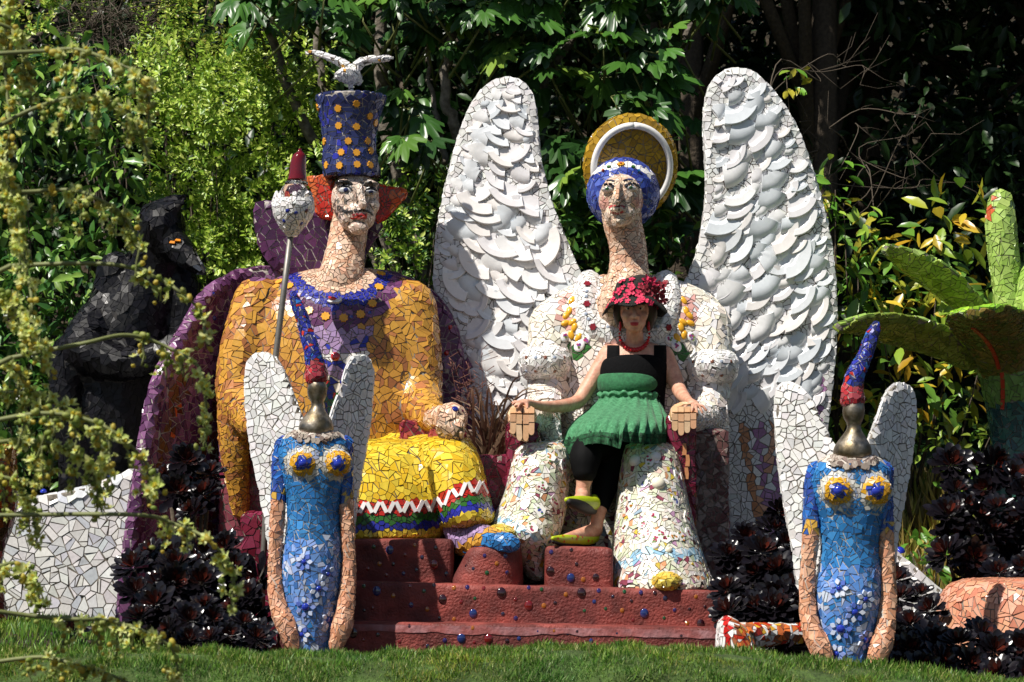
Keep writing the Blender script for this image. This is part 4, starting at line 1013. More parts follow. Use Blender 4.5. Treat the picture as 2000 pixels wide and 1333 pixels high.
# ------------------------------------------------------------------ terracotta-pink rounded base
pb = thing('pink_mosaic_mound', W(1950, 1290, -1.4), 'rounded mound of salmon pink tiles at the right edge', 'sculpture')
s = Solid().rows([(1131, 1900, 2110, -1.2, .2), (1138, 1868, 2140, -1.2, .32), (1155, 1846, 2170, -1.2, .4), (1190, 1832, 2190, -1.2, .44), (1250, 1818, 2210, -1.2, .47), (1310, 1806, 2220, -1.2, .49)], n=40)
o = part('core', pb, s, .018, 3)
mosaic(pb, o, .072, lambda x, y, p, n: pick(H('cf8e70'), H('d69a7a'), H('c47c62'), H('da9f86')), gap=.007, split=.6)

# ------------------------------------------------------------------ striped mosaic block beside the steps
rt = thing('striped_mosaic_bench', W(1445, 1290, -1.7), 'small red, white and yellow striped mosaic bench end beside the steps', 'sculpture')
s = Solid().rows([(1206, 1412, 1428, -1.75, .06), (1216, 1405, 1440, -1.75, .12), (1240, 1400, 1462, -1.72, .18), (1300, 1398, 1490, -1.7, .22)]).chain([(1450, 1245, -1.7, 28), (1500, 1240, -1.6, 22), (1560, 1238, -1.5, 20)])
o = part('core', rt, s, .012, 3)
def stc(x, y, p, n):
    t = x - (y - 1206) * .12
    if t < 1411: return WHITE
    if t < 1424: return H('b8201c')
    return pick(WHITE, H('b8321c'), H('d8a83a'), H('9a5a3c'), WHITE, H('d8743a'))
mosaic(rt, o, .05, stc)

# ------------------------------------------------------------------ mosaic urn at the left edge
ur = thing('mosaic_urn', W(-20, 1230, -.9), 'dark mosaic urn with orange and yellow tiles at the left edge', 'urn')
ur.location.z = .2
s = Solid().rows([(872, -90, 34, -.9, .16), (884, -92, 36, -.9, .17), (892, -88, 30, -.9, .16), (960, -84, 34, -.9, .165), (1020, -70, 26, -.9, .13), (1070, -56, 8, -.9, .09), (1120, -50, 0, -.9, .07), (1215, -66, 16, -.9, .11)])
o = part('body', ur, s, .012, 2)
mosaic(ur, o, .05, lambda x, y, p, n: pick(H('b88a24'), H('8a6a20')) if y < 935 and random.random() < .7 else pick(H('7a3a1c'), H('5a2a1c'), H('a8461c'), H('4a3420')))

# ------------------------------------------------------------------ green giant plant sculpture
gp = thing('green_plant_sculpture', W(1975, 1150, .2), 'giant lime green mosaic plant with broad leaves at the right', 'sculpture')
def leafpart(s, col, name='leaf', r=.06, vox=.014):
    o = part(name, gp, s, vox, 3); mosaic(gp, o, r, col, back=.5, split=.5, gap=.006); return o
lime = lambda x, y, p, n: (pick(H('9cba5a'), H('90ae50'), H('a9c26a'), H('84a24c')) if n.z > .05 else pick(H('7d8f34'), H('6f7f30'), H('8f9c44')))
def leaf_solid(spine, widths, thick, up):
    """leaf as a flattened sweep: spine px/py/Y, half widths in px, thickness m, 'up' leaf normal"""
    S_ = smooth_path([(*a, b) for a, b in zip(spine, widths)], 5); s = Solid(); rings = []
    P = [W(*q[:3]) for q in S_]
    for i, q in enumerate(S_):
        t = (P[min(i + 1, len(P) - 1)] - P[max(i - 1, 0)]).normalized(); u = Vector(up); u = (u - t * u.dot(t)).normalized(); w = t.cross(u)
        rings.append([P[i] + w * math.cos(a) * q[3] * S(q[2]) + u * (math.sin(a) * thick - abs(math.cos(a)) ** 2 * -.02) for a in np.linspace(0, 2 * pi, 18, endpoint=False)])
    return s.loft(rings)
o = leafpart(Solid().rows([(372, 1946, 1962, .2, .02), (380, 1938, 1972, .2, .045), (396, 1931, 1978, .2, .065), (440, 1927, 1984, .2, .085), (500, 1932, 1988, .2, .085), (560, 1940, 1992, .2, .08), (640, 1948, 1990, .2, .07)]), lambda x, y, p, n: pick(H('9fba60'), H('abc46c'), H('94b054')) if not (x < 1945 and y < 430 and random.random() < .6) else H('c4603c'), 'upright_leaf')
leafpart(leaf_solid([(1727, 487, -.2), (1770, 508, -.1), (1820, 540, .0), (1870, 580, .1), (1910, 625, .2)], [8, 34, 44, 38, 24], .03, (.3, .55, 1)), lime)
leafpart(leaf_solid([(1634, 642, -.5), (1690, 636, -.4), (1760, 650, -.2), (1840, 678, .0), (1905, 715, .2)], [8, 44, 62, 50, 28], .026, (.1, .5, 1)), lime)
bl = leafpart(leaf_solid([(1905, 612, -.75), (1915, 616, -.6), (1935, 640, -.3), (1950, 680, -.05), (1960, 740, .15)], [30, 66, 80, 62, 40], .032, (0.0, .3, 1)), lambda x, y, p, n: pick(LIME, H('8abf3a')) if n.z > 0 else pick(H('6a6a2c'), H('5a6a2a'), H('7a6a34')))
strip('midrib_tile', bl, bl, [(1900, 640), (1912, 650), (1926, 664), (1938, 682), (1946, 700), (1951, 720)], .02, H('b83a22'), .008)
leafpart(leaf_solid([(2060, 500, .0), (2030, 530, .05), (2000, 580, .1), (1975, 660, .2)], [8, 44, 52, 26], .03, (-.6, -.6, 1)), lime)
tr = leafpart(Solid().chain([(1955, 680, .2, 56), (1968, 760, .22, 48), (1978, 830, .25, 44), (1984, 900, .25, 46), (1990, 1000, .25, 50), (1990, 1150, .25, 52)]), lambda x, y, p, n: pick(H('5f8440'), H('6f9448')) if y < 790 else pick(TEAL, H('2a4a4a'), H('39665a')), 'trunk', .07)
strip('midrib_tile', tr, tr, [(1952, 700), (1956, 720), (1958, 740), (1959, 760), (1959, 780), (1958, 800)], .022, H('b83a22'), .008)

# ------------------------------------------------------------------ foliage tools
def leafmesh(name, tv, tf, pos, R, size, col):
    N = len(pos); tv = np.asarray(tv, np.float32); tf = np.asarray(tf, np.int32); K = len(tv)
    V = np.einsum('nij,kj->nki', R, tv) * np.asarray(size)[:, None, None] + pos[:, None, :]
    Fi = tf[None] + (np.arange(N) * K)[:, None, None]
    me = bpy.data.meshes.new(name); me.vertices.add(N * K); me.vertices.foreach_set('co', V.astype(np.float32).ravel())
    nf = N * len(tf); me.loops.add(nf * 3); me.loops.foreach_set('vertex_index', Fi.astype(np.int32).ravel())
    me.polygons.add(nf); me.polygons.foreach_set('loop_start', np.arange(0, nf * 3, 3, dtype=np.int32)); me.polygons.foreach_set('loop_total', np.full(nf, 3, np.int32))
    me.update(calc_edges=True); a = me.color_attributes.new('Col', 'FLOAT_COLOR', 'POINT')
    c = np.ones((N, K, 4), np.float32); c[:, :, :3] = np.asarray(col)[:, None, :]; a.data.foreach_set('color', c.ravel()); return me
def unit(a): return a / (np.linalg.norm(a, axis=1)[:, None] + 1e-9)
def frames(d, n):
    """x along leaf axis d, z near normal n"""
    x = unit(d); n = n - x * (n * x).sum(1)[:, None]; z = unit(n); y = np.cross(z, x); return np.stack([x, y, z], axis=2)
def rnd(N): return unit(RNG.normal(size=(N, 3)))
LEAF_S = ([(0, 0, 0), (.35, .24, .06), (.7, .2, .03), (1, 0, -.08), (.7, -.2, .03), (.35, -.24, .06)], [(0, 3, 1), (1, 3, 2), (0, 5, 3), (5, 4, 3)])
LEAF_L = ([(0, 0, 0), (.2, .13, .05), (.5, .2, .05), (.8, .12, -.0), (1, 0, -.12), (.8, -.12, -.0), (.5, -.2, .05), (.2, -.13, .05), (.5, 0, 0)], [(0, 8, 1), (1, 8, 2), (2, 8, 3), (3, 8, 4), (0, 7, 8), (7, 6, 8), (6, 5, 8), (5, 4, 8)])
def lobed():
    """fig leaf: five rounded lobes, raised between the veins and drooping at the ends"""
    lob = [(-2.5, .4), (-2.0, .45), (-1.5, .5), (-1.2, .74), (-1.0, .76), (-.85, .58), (-.68, .62), (-.5, .86), (-.36, .88), (-.25, .66), (-.14, .92), (0, 1.05), (.14, .92), (.25, .66), (.36, .88), (.5, .86), (.68, .62), (.85, .58), (1.0, .76), (1.2, .74), (1.5, .5), (2.0, .45), (2.5, .4)]
    n = len(lob); v = [(.25, 0, 0)]; vein = {11: -.03, 7: -.03, 15: -.03, 4: -.02, 18: -.02}
    for s_ in (.5, 1.0):
        for i, (a, r) in enumerate(lob):
            q = r * s_; v.append((.25 + q * math.cos(a) * .75, q * math.sin(a) * .72, (.055 if i not in vein else -.02) * (1.4 if s_ < 1 else .6) - .2 * q * q + .05 * math.sin(a * 2 + 1) * q))
    f = [(0, i, i + 1) for i in range(1, n)]
    for i in range(1, n): f += [(i, n + i, n + i + 1), (i, n + i + 1, i + 1)]
    return v, f
LEAF_F = lobed()
def colmix(N, cs, ws=None, vary=.2):
    cs = np.array(cs); i = RNG.choice(len(cs), N, p=None if ws is None else np.array(ws) / sum(ws)); return np.clip(cs[i] * (1 + RNG.uniform(-vary, vary, N))[:, None], 0, 1)
def stems(name, parent, lists, mat, n=6):
    s = Solid()
    for P, R in lists: s.tube(P, R, n, False)
    return link(name, s.raw(name), mat, parent)
def lumps_leaves(lumps, dens, tmpl, size, cols, ws=None, droop=.1, upb=.5, shell=.35, flat=1.0, front=True):
    """leaves spread over lumps (c, r): returns arrays"""
    PP, RR, SS, CC = [], [], [], []
    for c, r in lumps:
        N = int(dens * r * r); u = rnd(N)
        if front: u[:, 1] = np.where(u[:, 1] > .35, -u[:, 1], u[:, 1])
        rad = r * (1 - shell * RNG.random(N) ** 1.6); rx = np.array([1, 1, flat])
        p = np.array(c) + u * rad[:, None] * rx
        d = unit(u * .7 + rnd(N) * .8 + np.array([0, -.1, -droop])); n = unit(u * .5 + np.array([0, 0, upb]) + rnd(N) * .45)
        PP.append(p); RR.append(frames(d, n)); SS.append(size * RNG.uniform(.65, 1.25, N)); CC.append(colmix(N, cols, ws))
    return np.concatenate(PP), np.concatenate(RR), np.concatenate(SS), np.concatenate(CC)
def sprig_leaves(lumps, dens, size, cols, ws=None, nl=22, L=.2):
    """leafy shoots standing out of the lumps, dark gaps between them"""
    A, X, T, U = [], [], [], []
    for c, r in lumps:
        M = max(3, int(dens * r * r)); u = rnd(M); u[:, 1] = np.where(u[:, 1] > .2, -u[:, 1], u[:, 1]); ax = unit(u * .8 + np.array([0, -.1, .55]) + rnd(M) * .35)
        base = np.array(c) + u * (r * RNG.uniform(.55, .95, M))[:, None]; ln = L * RNG.uniform(.5, 1.2, M)
        t = np.tile((np.arange(nl) + .5) / nl, M); i = np.repeat(np.arange(M), nl); rad = rnd(M * nl)
        rad = unit(rad - ax[i] * (rad * ax[i]).sum(1)[:, None]); A.append(base[i] + ax[i] * (t * ln[i])[:, None] + rad * .008)
        X.append(unit(ax[i] * (.35 + t * .6)[:, None] + rad)); T.append(unit(ax[i] * 1.0 - rad * .2 + rnd(M * nl) * .25)); U.append(size * RNG.uniform(.7, 1.2, M * nl) * (1.1 - .55 * t))
    p = np.concatenate(A); N = len(p); return p, frames(np.concatenate(X), np.concatenate(T)), np.concatenate(U), colmix(N, cols, ws)
def shrub(name, label, cat, base, lumps, dens, tmpl, size, cols, ws=None, mat=M_leaf, stem_mat=M_bark_d, stem_r=.009, nst=7, group=None, sprig=None, **k):
    root = thing(name, base, label, cat, group); base = Vector(base)
    p, R, s_, c = sprig_leaves(lumps, dens, size, cols, ws, *sprig) if sprig else lumps_leaves(lumps, dens, tmpl, size, cols, ws, **k)
    fo = link('foliage', leafmesh('foliage', *tmpl, p, R, s_, c), mat, root)
    L = []
    for q, r in (lumps if len(lumps) <= nst * 3 else random.sample(lumps, nst * 3)):
        q = Vector(q); m = base.lerp(q, .55) + Vector((random.gauss(0, .06), random.gauss(0, .06), 0)); L.append(([base, m, q], [stem_r, stem_r * .7, stem_r * .3]))
    stems('stem', root, L, stem_mat); return root
def rand_lumps(px0, px1, py0, py1, Y0, Y1, r0, r1, N, keep=None):
    out = []
    while len(out) < N:
        x = random.uniform(px0, px1); y = random.uniform(py0, py1)
        if keep and not keep(x, y): continue
        out.append((tuple(W(x, y, random.uniform(Y0, Y1))), random.uniform(r0, r1)))
    return out
G_BR = [H('96b43e'), H('b2c852'), H('789a32'), H('c8d66e'), H('62882c')]
G_GL = [H('3f6a2c'), H('5a8434'), H('33592a'), H('7a9a44')]
G_FIG = [H('365a28'), H('446e2a'), H('2a4a22'), H('587f30')]
G_DK = [H('263f1e'), H('1f361a'), H('304a24')]
YEL = [H('b8a02c'), H('c9ae3a'), H('9aa034'), H('7f9a34'), H('5c8430'), H('b08a24')]

def base_at(px, Y): p = W(px, 1000, Y); return (p.x, Y, gz(p.x, Y) - .05)
# bright small-leaved shrubs behind the king, left
def k1(x, y): return y > 130 + max(0, 330 - x) * .9 and y > 40
shrub('bright_shrub', 'bright green small-leaved shrub behind the wolf and king', 'shrub', base_at(420, 2.2), rand_lumps(300, 640, 60, 560, 1.8, 2.7, .16, .32, 85, k1), 190, LEAF_S, .048, G_BR, [4, 4, 3, 2, 2], nst=9, sprig=(20, .17))
shrub('bright_shrub', 'yellow-green small-leaved shrub at the top left behind the twigs', 'shrub', base_at(330, 2.9), rand_lumps(230, 480, -60, 250, 2.7, 3.1, .16, .3, 30, lambda x, y: x > 300 or y > 200) + rand_lumps(20, 200, -30, 110, 2.9, 3.2, .14, .24, 16), 150, LEAF_S, .045, G_BR + [H('8f8a38')], None, nst=6, sprig=(18, .15))
shrub('glossy_shrub', 'glossy dark-leaved shrub between the wolf and the left edge', 'shrub', base_at(120, 1.6), rand_lumps(-60, 260, 110, 520, 1.5, 1.9, .16, .32, 40), 620, LEAF_L, .115, G_GL + [H('86a84a')], None, mat=M_gleaf, droop=.4, nst=7)
shrub('glossy_shrub', 'glossy-leaved shrub under the flowering branches behind the wolf', 'shrub', base_at(110, 1.4), rand_lumps(-60, 240, 500, 980, 1.1, 1.7, .16, .3, 56), 560, LEAF_L, .105, G_GL, None, mat=M_gleaf, droop=.4, nst=7)
shrub('low_shrub', 'small bright shrub behind the king right shoulder under the fig', 'shrub', base_at(820, 1.6), rand_lumps(745, 870, 330, 620, 1.3, 1.8, .1, .2, 34), 170, LEAF_S, .05, G_BR + G_GL, None, nst=5, sprig=(18, .15))
shrub('low_shrub', 'dark leafy shrub filling the gap below the queen halo', 'shrub', base_at(1200, 1.2), rand_lumps(1080, 1380, 430, 620, 1.0, 1.4, .1, .2, 34), 700, LEAF_L, .09, G_GL, None, mat=M_gleaf, nst=5)
# fig tree
fig = thing('fig_tree', base_at(960, 1.9), 'fig tree with grey trunks and large lobed leaves behind the queen', 'tree')
TR = [[(960, 1000, 1.9), (900, 330, 1.5), (868, 200, 1.4), (880, 100, 1.4), (898, -40, 1.5)], [(940, 1000, 1.9), (700, 430, 2.0), (600, 250, 1.9), (548, 120, 1.9), (500, -30, 1.9)], [(950, 1000, 1.9), (690, 300, 2.1), (640, 180, 2.1), (618, 90, 2.1), (625, -40, 2.2)],
      [(970, 1000, 1.9), (1010, 350, 1.8), (1050, 180, 1.8), (1120, 70, 1.8), (1200, -50, 1.9)], [(960, 1000, 1.9), (770, 320, 2.2), (745, 120, 2.2), (745, -40, 2.2)], [(980, 1000, 1.9), (1250, 500, 1.7), (1290, 300, 1.7), (1330, 100, 1.8), (1400, -50, 1.9)],
      [(890, 280, 1.5), (960, 240, 1.6), (1010, 200, 1.6), (1060, 180, 1.7)], [(868, 320, 1.4), (860, 260, 1.5), (845, 180, 1.6), (835, 60, 1.7)]]
L = []
for k, t in enumerate(TR):
    q = smooth_path(t, 5); P = [W(*a) + Vector((random.gauss(0, .012), 0, 0)) for a in q]; r0 = [.042, .045, .04, .035, .06, .03, .02, .022][k]; L.append((P, [r0 * (1 - .45 * i / len(P)) for i in range(len(P))]))
stems('trunk', fig, L, M_bark, 9)
def fkeep(x, y):
    if x < 560: return y < 90
    if x < 880: return y < 120 or (y < 330 and x > 770)
    return not (880 < x < 1040 and y > 150) and (x < 1345 or y < 60)
N = 0; PP = []; DD = []; NN = []; 
PT = []
for k in range(200):
    while True:
        x, y = random.uniform(480, 1420), random.uniform(-120, 470)
        if fkeep(x, y): break
    c = W(x, y, random.uniform(.9, 1.9)); m = random.randint(2, 4)
    tip = c + Vector((random.gauss(0, .08), .1, random.uniform(.02, .15)))
    PT.append(([c + Vector((random.gauss(0, .2), .35, -.2)), c.lerp(tip, .6), tip], [.009, .006, .004]))
    for j in range(m):
        a = random.uniform(0, 2 * pi); d = Vector((math.cos(a) * .9, -abs(math.sin(a)) * .7 - .1, random.uniform(-1.0, .1))); st_ = tip + Vector((d.x, d.y, abs(d.z) * .2)) * .07
        PT.append(([tip, st_], [.004, .0035])); PP.append(st_); DD.append(d); NN.append(Vector((random.gauss(0, .4), -.55 + random.gauss(0, .3), .7)))
PP, DD, NN = (np.array([tuple(v) for v in q]) for q in (PP, DD, NN))
link('foliage', leafmesh('foliage', *LEAF_F, PP, frames(DD, NN), RNG.uniform(.14, .29, len(PP)), colmix(len(PP), G_FIG + [H('7a963a')], [4, 4, 4, 1.5, .4])), M_gleaf, fig)
stems('twig', fig, PT, M_stem, 5)
# yellowing shrub on the right
def pal(name, label, lumps, base, dens, cols, ws=None, size=.1): return shrub(name, label, 'shrub', base, lumps, dens, LEAF_L, size, cols, ws, mat=M_gleaf, droop=.5, nst=3)
pal('yellowing_shrub', 'shrub with yellowing leaves behind the green mosaic plant', rand_lumps(1640, 1930, 560, 860, .7, 1.3, .1, .2, 34) + rand_lumps(1780, 1910, 400, 560, .8, 1.2, .1, .17, 14), base_at(1760, 1.1), 360, YEL, [2, 2, 2, 3, 4, 1], .15)
pal('broadleaf_shrub', 'bright green broadleaf shrub beside the right wing edge', rand_lumps(1630, 1720, 440, 680, .9, 1.2, .09, .17, 15) + rand_lumps(1598, 1650, 330, 460, .9, 1.1, .07, .12, 7) + rand_lumps(1520, 1560, 125, 185, .9, 1.1, .06, .09, 3), base_at(1640, 1.0), 800, [H('6a9a34'), H('4f7f2c'), H('8fae40'), H('a8a038')], None, .1)
shrub('low_shrub', 'dim leafy shrub low on the bank behind the right winged figure', 'shrub', base_at(1800, .9), rand_lumps(1640, 1960, 800, 960, .6, 1.2, .08, .16, 24), 620, LEAF_L, .085, [H('5a8430'), H('86a03c'), H('7a8a34')], None, nst=5)
shrub('low_shrub', 'green leafy sprig beside the white slope and pink mound', 'shrub', base_at(1810, -.1), rand_lumps(1770, 1860, 1055, 1110, -.5, -.1, .05, .09, 9), 1000, LEAF_L, .085, [H('5a8a30'), H('7aa63c')], None, nst=4)
# dark trees behind and above
def big_tree(px, Y, z0, z1, rad, label, n, mat=M_leaf, cols=G_DK, low=.0):
    b = W(px, 1000, Y); base = (b.x, Y, gz(b.x, Y) - .1); root = thing('tall_tree', base, label, 'tree', 'dark trees behind the garden'); lum = []
    for k in range(n):
        a = random.uniform(0, 2 * pi); q = math.sqrt(random.random()) * rad; lum.append(((b.x + q * math.cos(a), Y + q * math.sin(a) * .9, random.uniform(z0, z1)), random.uniform(.45, .85)))
    p, R, s_, c = lumps_leaves(lum, 330, LEAF_L, .15, cols, None, front=False, shell=.8, droop=.3)
    link('crown', leafmesh('crown', *LEAF_L, p, R, s_, c), mat, root)
    bb = Vector(base); top = Vector((b.x + .2, Y, z1 - .5)); L = [([bb, bb.lerp(top, .4) + Vector((.08, 0, 0)), top], [.13, .1, .05])]
    for q, r in lum[::3]: q = Vector(q); L.append(([bb.lerp(top, random.uniform(.35, .8)), bb.lerp(top, .6).lerp(q, .5) + Vector((0, 0, .1)), q], [.05, .035, .012]))
    stems('trunk', root, L, M_bark_d, 8)
big_tree(700, 5.6, 2.6, 6.6, 2.0, 'dark tree behind the king hat', 60)
big_tree(1150, 5.2, 2.8, 6.8, 2.0, 'dark tree behind the queen halo', 60)
big_tree(1650, 4.6, 2.6, 6.8, 2.0, 'dark tree behind the right china wing', 70)
big_tree(2100, 4.4, 2.2, 6.8, 2.0, 'dark tree at the upper right behind the green plant', 70)
big_tree(1560, 3.0, 5.0, 7.0, 1.7, 'tree with unseen high crown added to shade the upper right bank', 34)  # added tree, crown above the frame, keeps sun off the upper right bank
big_tree(2080, 2.6, 4.9, 7.0, 1.7, 'tree with unseen high crown added to shade the background behind the green mosaic plant', 34)  # likewise added: crown out of view, only there to darken the right background
big_tree(1300, 3.2, 5.1, 7.0, 1.6, 'tree with unseen high crown added to shade the middle background behind the queen halo', 34)  # extra canopy above the view, put in to shade the centre background
big_tree(200, 6.0, 3.0, 6.8, 2.2, 'dark tree behind the bright shrubs at the upper left', 60)
# undergrowth covering the dark bank
ug = thing('undergrowth', (0, 3.2, gz(0, 3.2)), 'dark leafy undergrowth covering the bank behind the sculptures', 'undergrowth'); ug['kind'] = 'stuff'
N = 9000; x = RNG.uniform(-5, 5.5, N); y = RNG.uniform(1.8, 8, N); z = np.array([gz(a, b) for a, b in zip(x, y)]) + RNG.random(N) * .5
link('foliage', leafmesh('foliage', *LEAF_L, np.stack([x, y, z], 1), frames(rnd(N) + np.array([0, -.3, .2]), rnd(N) * .5 + np.array([0, -.3, .7])), RNG.uniform(.1, .2, N), colmix(N, G_DK)), M_leaf, ug)['kind'] = 'stuff'
# dry bare twigs
def twigs(label, n, x0, x1, y0, y1, Y0, Y1, bases):
    root = thing('dry_twigs', W(*bases[0]), label, 'twigs'); root.location.z = gz(root.location.x, bases[0][2]); L = []
    for k in range(n):
        b = W(*random.choice(bases)); t = W(random.uniform(x0, x1), random.uniform(y0, y1), random.uniform(Y0, Y1)); g_ = lambda: Vector((random.gauss(0, .1), random.gauss(0, .08), random.gauss(.03, .1))); q = smooth_path([tuple(b), tuple(b.lerp(t, .3) + g_()), tuple(b.lerp(t, .55) + g_()), tuple(b.lerp(t, .8) + g_()), tuple(t)], 4)
        L.append((q, [.0045 * (1 - .7 * i / len(q)) for i in range(len(q))])); e = Vector(q[-1])
        for j in range(4):
            i = random.randint(4, len(q) - 1); d = e - b; d.normalize(); d = d + Vector(tuple(rnd(1)[0])) * .7; l_ = random.uniform(.08, .3); L.append(([Vector(q[i]), Vector(q[i]) + d * l_ * .5 + Vector(tuple(rnd(1)[0])) * .03, Vector(q[i]) + d * l_ + Vector((0, 0, random.gauss(0, .06)))], [.002, .0014, .0008]))
    stems('twig', root, L, M_twig, 5)
twigs('tangle of dry grey twigs at the upper left', 46, 130, 310, 0, 130, 2.2, 2.7, [(230, 120, 2.6), (290, 60, 2.7), (180, 60, 2.6)])
twigs('bare twigs reaching out behind the right china wing', 9, 1560, 1880, 120, 420, 1.2, 2.2, [(1560, 330, 1.6), (1640, 420, 1.6), (1620, 250, 1.6)])
twigs('long bare branch beside the right china wing', 3, 1640, 1690, 130, 175, 1.0, 1.2, [(1500, 190, 1.0)])
# grass and blades ---------------------------------------------------------------
BLADE = ([(0, -.07, 0), (0, .07, 0), (.55, .05, .06), (.55, -.05, .06), (1, 0, .22)], [(0, 1, 2), (0, 2, 3), (3, 2, 4)])
def blades(name, parent, pos, size, cols, lean=.45, ws=None, bias=(0, 0, 0)):
    N = len(pos); pn = np.array([noise.noise((a * 2.2, b * 2.2, 7)) + .5 * noise.noise((a * 7, b * 7, 3)) for a, b in pos[:, :2]]); tint = np.clip(np.stack([1 + pn * .55, 1 + pn * .2, 1 - pn * .1], 1), .5, 1.7); d = unit(np.array([0, 0, 1.0]) + rnd(N) * lean + np.array(bias)); n = rnd(N); o = link(name, leafmesh(name, *BLADE, pos, frames(d, n), size, np.clip(colmix(N, cols, ws) * tint, 0, 1)), M_grass, parent); o['kind'] = 'stuff'; return o
GR = [H('5a8228'), H('749a36'), H('466e22'), H('8ea24a'), H('667a34')]
N = 16000; x = RNG.uniform(-4.2, -1.5, N); y = RNG.uniform(-2.6, -.1, N); z = np.array([gz(a, b) for a, b in zip(x, y)])
lawn = blades('lawn_grass', None, np.stack([x, y, z], 1), RNG.uniform(.03, .07, N), GR); lab(lawn, 'bright lawn grass in front of the white mosaic wall', 'grass')
# clipped bank of fine groundcover in front
hx = lambda x: interp(1000 + x * F / 10.0, [(0, 1262), (300, 1262), (520, 1268), (700, 1268), (900, 1262), (1100, 1256), (1250, 1252), (1400, 1262), (1500, 1272), (1700, 1292), (1850, 1310), (2000, 1322)])
def bank_top(x): return HC - (hx(x) - HZ) / F * 10.0 - .035
hb = thing('clipped_bank', (0, -3.0, -.9), 'clipped bank of fine green groundcover along the bottom edge', 'hedge'); hb['kind'] = 'stuff'
v = []; f = []; xs = np.linspace(-4.2, 4.2, 90); prof = [(-2.55, -.25), (-2.6, -.03), (-2.8, -.0), (-3.05, -.0), (-3.25, -.03), (-3.4, -.1), (-3.5, -.3), (-3.55, -1.2)]
for x in xs:
    for yy, dz in prof: v.append((x, yy + .03 * noise.noise((x * 3, yy, 0)), bank_top(x) + dz + .02 * noise.noise((x * 4, yy * 4, 0))))
m = len(prof); f = [(i * m + k, (i + 1) * m + k, (i + 1) * m + k + 1, i * m + k + 1) for i in range(len(xs) - 1) for k in range(m - 1)]
o = link('bank_core', pymesh('bank_core', v, f, True), M_turf, hb); o['kind'] = 'stuff'
N = 100000; x = RNG.uniform(-3.0, 3.0, N); t = RNG.random(N) * 6.2; i = np.minimum(t.astype(int), 6); fr = t - i; pa = np.array(prof)
y = pa[i, 0] * (1 - fr) + pa[i + 1, 0] * fr; dz = pa[i, 1] * (1 - fr) + pa[i + 1, 1] * fr
tuft = np.array([noise.noise((a * 6, b * 6, 2)) for a, b in zip(x, y)]); z = np.array([bank_top(a) for a in x]) + dz + .02 * tuft
blades('bank_blades', hb, np.stack([x, y, z], 1), RNG.uniform(.014, .034, N) * (1 + .9 * tuft), GR + [H('4a7226'), H('9a9c60')], .6, None, (0, -.25, 0))
# dry grass on the bank at right
N = 6000; x = RNG.uniform(2.1, 3.3, N); y = RNG.uniform(.25, 1.5, N); z = np.array([gz(a, b) for a, b in zip(x, y)])
dg_ = blades('dry_grass', None, np.stack([x, y, z], 1), RNG.uniform(.15, .4, N), [H('a8a058'), H('7f8a3c'), H('8a7c48'), H('b8b070')], .4); lab(dg_, 'long straw coloured grass on the bank behind the right angel', 'grass')

# ------------------------------------------------------------------ bronze sedge in the planter
sg = thing('bronze_sedge', W(955, 893, -.2), 'bronze grass plant growing in the maroon planter between the thrones', 'plant')
def ribbon(P, w, c):
    v = []; f = []; n = len(P)
    for i, p in enumerate(P):
        t = (Vector(P[min(i + 1, n - 1)]) - Vector(P[max(i - 1, 0)])).normalized(); s_ = t.cross(Vector((.3, -1, .2))).normalized() * w * (1 - (i / (n - 1)) ** 2 * .85); v += [Vector(p) - s_, Vector(p) + s_]
    return v, [(2 * i, 2 * i + 1, 2 * i + 3, 2 * i + 2) for i in range(n - 1)]
for k in range(64):
    b = W(955 + random.gauss(0, 14), 893, -.22 + random.gauss(0, .05)); a = random.uniform(0, 2 * pi); l = random.uniform(.2, .42); sp = random.uniform(.08, .26)
    e = b + Vector((math.cos(a) * sp, math.sin(a) * sp * .7, l * random.uniform(.5, 1))); e2 = e + Vector((math.cos(a) * sp * .6, math.sin(a) * sp * .4, -random.uniform(-.04, .14)))
    v, f = ribbon(smooth_path([tuple(b), tuple(b.lerp(e, .5) + Vector((0, 0, l * .15))), tuple(e), tuple(e2)], 4), random.uniform(.004, .008), None); me = pymesh('blade', v, f, True); setcol(me, random.choice([H('6a4a38'), H('7a5c48'), H('4a3428'), H('8a7058'), H('55402c')])); link('blade', me, M_grass, sg)
# reddish airy flower stems beside it
L = []
for k in range(9):
    b = W(930 + random.gauss(0, 12), 880, -.1); t = W(920 + random.gauss(0, 26), random.uniform(680, 780), -.15); L.append(([b, b.lerp(t, .6) + Vector((random.gauss(0, .02), 0, 0)), t], [.002, .0016, .001]))
    for j in range(9):
        q = b.lerp(t, random.uniform(.5, 1)); L.append(([q, q + Vector((random.gauss(0, .04), random.gauss(0, .02), .03))], [.0015, .003]))
stems('flower_stem', sg, L, material('sedge_stem', H('6a4236'), rough=.8), 4)

